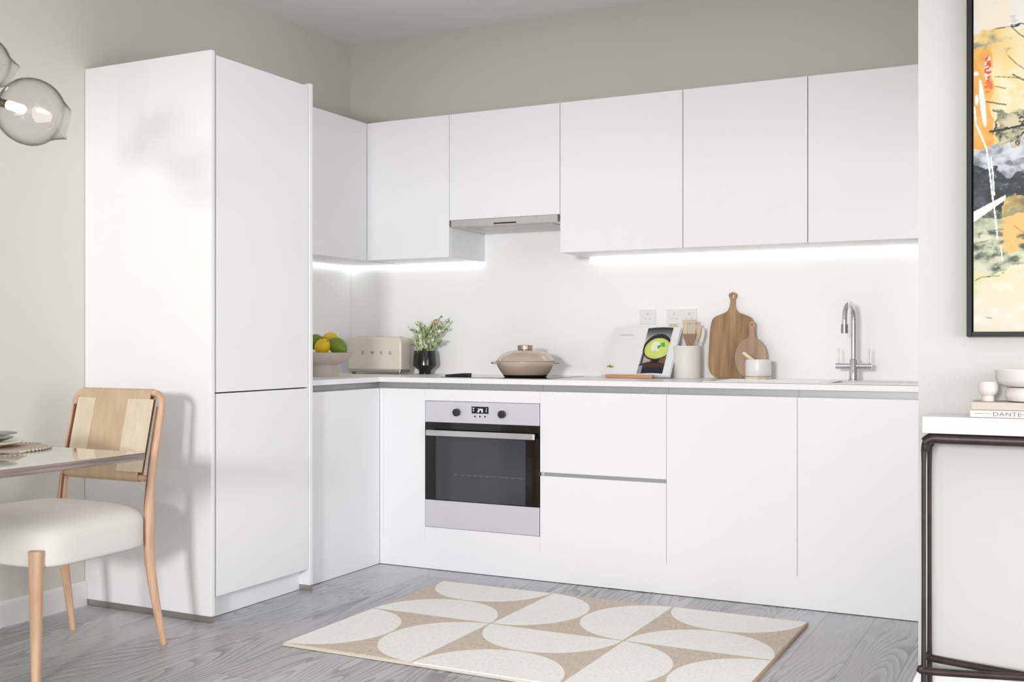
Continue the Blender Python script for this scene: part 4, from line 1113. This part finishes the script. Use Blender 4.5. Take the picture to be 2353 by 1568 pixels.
    curve([(2282, 184), (2320, 190), (2353, 200)], 1.1, (142, 128, 70)); curve([(2264, 239), (2304, 250)], 1.5, (84, 80, 62))
    curve([(2283, 206), (2303, 213)], 1.2, (140, 120, 70)); curve([(2318, 183), (2340, 198)], 1.6, (96, 84, 44))
    curve([(2272, 308), (2310, 304), (2353, 297)], 2.4, (26, 24, 22)); curve([(2300, 300), (2353, 310)], .8, (30, 28, 26))
    for (a, b, r) in ((2337, 286, 7), (2345, 322, 10), (2328, 338, 5)):
        if (x-a)**2+(y-b)**2 < r*r and (x-a)**2+(y-b)**2 > (r*.55)**2 and n4 > -.25: c = (30, 28, 26)
    curve([(2240, 645), (2255, 637), (2291, 636)], .9, (96, 92, 62)); curve([(2242, 560), (2268, 555)], .8, (70, 62, 52))
    curve([(2266, 534), (2300, 530)], .8, (80, 84, 72)); curve([(2263, 729), (2276, 732)], .9, (110, 112, 100))
    curve([(2322, 524), (2340, 540), (2353, 545)], .9, (206, 96, 56))
    g_ = sum(c)/3; return tuple(max(0, min(255, (v+(g_-v)*.12)*.93)) for v in c)
VW = .26
painted('canvas', M['canvas'], t, lambda u, v: Vector((cx0+VW*u, YN-.03, cz0_+(cz1_-cz0_)*v)), lambda u, v: paint(VW*u/SC, (cz1_-cz0_)*v/SC), 150, 720)
painted('canvas', M['canvas'], t, lambda u, v: Vector((cx0+VW+(cx1-cx0-VW)*u, YN-.03, cz0_+(cz1_-cz0_)*v)), lambda u, v: paint((VW+(cx1-cx0-VW)*u)/SC, (cz1_-cz0_)*v/SC), 60, 100)

# ---------------------------------------------------------------- console table
KX0 = -.361; KY0, KY1 = YN-.185, YN-.004; KZ = .862; KW = .60
t = thing('console_table', 'narrow console table with white marble top on dark iron frame', 'console table', (KX0+KW/2, (KY0+KY1)/2, 0))
MB().box(KX0, KX0+KW, KY0, KY1, KZ-.047, KZ).build('marble_top', M['marble'], t, bevel=.003)
fy0, fy1 = KY0+.014, KY1-.022; fx0, fx1 = KX0-.003, KX0+KW+.003
ztf = KZ-.0615
def rail(y, name):
    return MB().tube(catmull([(fx0+.008, y, ztf-.012), (fx0+.03, y, ztf), (fx0+.1, y, ztf), (fx1-.1, y, ztf), (fx1-.03, y, ztf), (fx1-.008, y, ztf-.012)], 6), .0145, 14).build(name, M['iron'], t, smooth=True)
rail(fy0, 'top_rail'); rail(fy1, 'top_rail')
for y in (fy0, fy1):
    for s_, x in ((1, fx0), (-1, fx1)):
        path = catmull([(x+s_*.045, y, ztf), (x+s_*.020, y, ztf-.004), (x+s_*.009, y, ztf-.028), (x+s_*.006, y, ztf-.08), (x+s_*.006, y, .4), (x+s_*.006, y, .2), (x+s_*.006, y, .001)], 7)
        MB().tube(path, lerp_list([.008, .013, .0105, .0062, .006, .0066, .0085], len(path)), 14).build('leg', M['iron'], t, smooth=True)
# crossed stretchers
sz = .144
for y0, y1 in ((fy0, fy1), (fy1, fy0)):
    p = [(fx0+.006, y0, sz+.012), (fx0+.02, y0+(y1-y0)*.03, sz), (fx0+(fx1-fx0)/2, (fy0+fy1)/2, sz), (fx1-.02, y1-(y1-y0)*.03, sz), (fx1-.006, y1, sz+.012)]
    pp = catmull(p, 8)
    MB().tube(pp, lerp_list([.008, .0108, .0105, .0105, .0105, .0108, .008], len(pp)), 12).build('stretcher', M['iron'], t, smooth=True)
    for q, s_ in ((p[0], 1), (p[-1], -1)):
        pass

# books and ceramics on the console
byf = KY0+.02
def book(name, label, px0, z0, z1, depth, W_, m, rnd, lines):
    x0 = on_y(px0, 900, byf).x
    t = thing(name, label, 'book', (x0+W_/2, byf+depth/2, z0))
    MB().box(x0, x0+W_, byf, byf+.006, z0, z1).build('spine', m, t, bevel=rnd, seg=3)
    MB().box(x0+.0005, x0+W_-.0005, byf+.0055, byf+depth, z0, z0+.002).box(x0+.0005, x0+W_-.0005, byf+.0055, byf+depth, z1-.002, z1).build('cover', m, t)
    MB().box(x0+.004, x0+W_-.004, byf+.0062, byf+depth-.004, z0+.0021, z1-.0021).build('pages', M['pages'], t)
    return t
zb1 = KZ+.0205
t1 = book('book', 'cream book lettered DANTE, lower of the two on the console', 2228.5, KZ+.0005, zb1, .14, .245, M['bookcream'], .002, 1)
t2 = book('book', 'thicker beige book, upper of the two on the console', 2230.5, zb1+.0005, zb1+.0225, .135, .235, M['booktop'], .0045, 0)
pd = on_y(2314, 955.5, byf)
text_mesh('DANTE', .0155, M['ink'], 'title', t1, Matrix.Translation((pd.x, byf-.0003, (KZ+zb1)/2)) @ Matrix.Rotation(PI/2, 4, 'X') @ Matrix.Diagonal((1.35, 1, 1, 1)), .0002, 1.08)
q0, q1 = on_y(2239, 952, byf), on_y(2279, 953, byf)
MB().box(q0.x, q1.x, byf-.0004, byf+.0004, (KZ+zb1)/2+.0008, (KZ+zb1)/2+.0018).build('rule_line', M['ink'], t1)
q0 = on_y(2343, 955, byf)
MB().box(q0.x, q0.x+.045, byf-.0004, byf+.0004, (KZ+zb1)/2-.0002, (KZ+zb1)/2+.0008).build('rule_line', M['ink'], t1)
zt2 = zb1+.023
cg = on_y(2270.5, 931, byf+.045)
t = MB().lathe([(.0165, zt2+.0003), (.016, zt2+.012), (.015, zt2+.0155), (.022, zt2+.021), (.0265, zt2+.032), (.0265, zt2+.047), (.0245, zt2+.055), (.0225, zt2+.055), (.0235, zt2+.04), (.01, zt2+.026)], 36, cg.x, cg.y).build('footed_cup', M['ceramic'], None, smooth=True)
tag(t, 'small pinkish white footed cup on the beige book', 'cup')
cl = on_y(2309, 915, byf+.055).x+.058
t = MB().lathe([(.04, zt2+.0003), (.052, zt2+.003), (.058, zt2+.012), (.059, zt2+.02), (.057, zt2+.031), (.05, zt2+.0395), (.045, zt2+.040), (.05, zt2+.02), (.02, zt2+.008)], 44, cl, byf+.055).build('bowl', M['ceramic'], None, smooth=True)
tag(t, 'squat rounded white bowl on the beige book under another bowl', 'bowl')
cu_ = on_y(2285.5, 880, byf+.055).x+.082
t = MB().lathe([(.045, zt2+.041), (.06, zt2+.044), (.074, zt2+.052), (.080, zt2+.062), (.082, zt2+.088), (.079, zt2+.088), (.076, zt2+.064), (.05, zt2+.05)], 48, cu_, byf+.06).build('bowl', M['ceramic'], None, smooth=True)
tag(t, 'wider straight sided white bowl stacked on top of the squat bowl', 'bowl')

# ---------------------------------------------------------------- light
def area(name, loc, rot, sx, sy, power, col=(1, 1, 1)):
    l = bpy.data.lights.new(name, 'AREA'); l.shape = 'RECTANGLE'; l.size = sx; l.size_y = sy; l.energy = power; l.color = col
    o = bpy.data.objects.new(name, l); C.objects.link(o); o.location = loc; o.rotation_euler = rot; return o
KEY, REAR, SIDE, LED, WORLD = 250, 42, 104, 3.3, .3
area('daylight_low', (-.38, -3.5, 1.62), (PI/2, 0, 0), .7, .45, KEY, (1, .995, .985))
area('daylight_rear', ((WX0+WX1)/2, YR-.08, (WZ0+WZ1)/2), (math.radians(78), 0, 0), WX1-WX0-.15, WZ1-WZ0-.15, REAR, (.98, .99, 1)).data.cycles.is_portal = False
area('fill_side', (XR+.08, (V0+V1)/2, (VZ0+VZ1)/2), (math.radians(80), 0, PI/2), V1-V0-.15, VZ1-VZ0-.15, SIDE, (.98, .99, 1))  # fill lamp in the added side window, for surfaces facing it
w = bpy.data.worlds.new('world'); bpy.context.scene.world = w; w.use_nodes = True
w.node_tree.nodes['Background'].inputs[0].default_value = (.97, .985, 1, 1); w.node_tree.nodes['Background'].inputs[1].default_value = WORLD
M['led'].node_tree.nodes['Principled BSDF'].inputs['Emission Strength'].default_value = LED

# ---------------------------------------------------------------- camera
cam = bpy.data.cameras.new('camera'); co = bpy.data.objects.new('camera', cam); C.objects.link(co)
co.location = (0, 0, H); co.rotation_euler = (PI/2, 0, TH)
cam.sensor_width = 36; cam.lens = F/2353*36; cam.shift_y = 3/2353; cam.clip_start = .05
s = bpy.context.scene; s.camera = co
s.view_settings.view_transform = 'Standard'; s.view_settings.look = 'None'; s.view_settings.gamma = 1; s.view_settings.use_curve_mapping = False
s.view_settings.exposure = 0.0
try:
    s.cycles.use_denoising = True; s.cycles.max_bounces = 12; s.cycles.diffuse_bounces = 6; s.cycles.transmission_bounces = 10
    s.cycles.caustics_reflective = False; s.cycles.caustics_refractive = True
except Exception: pass
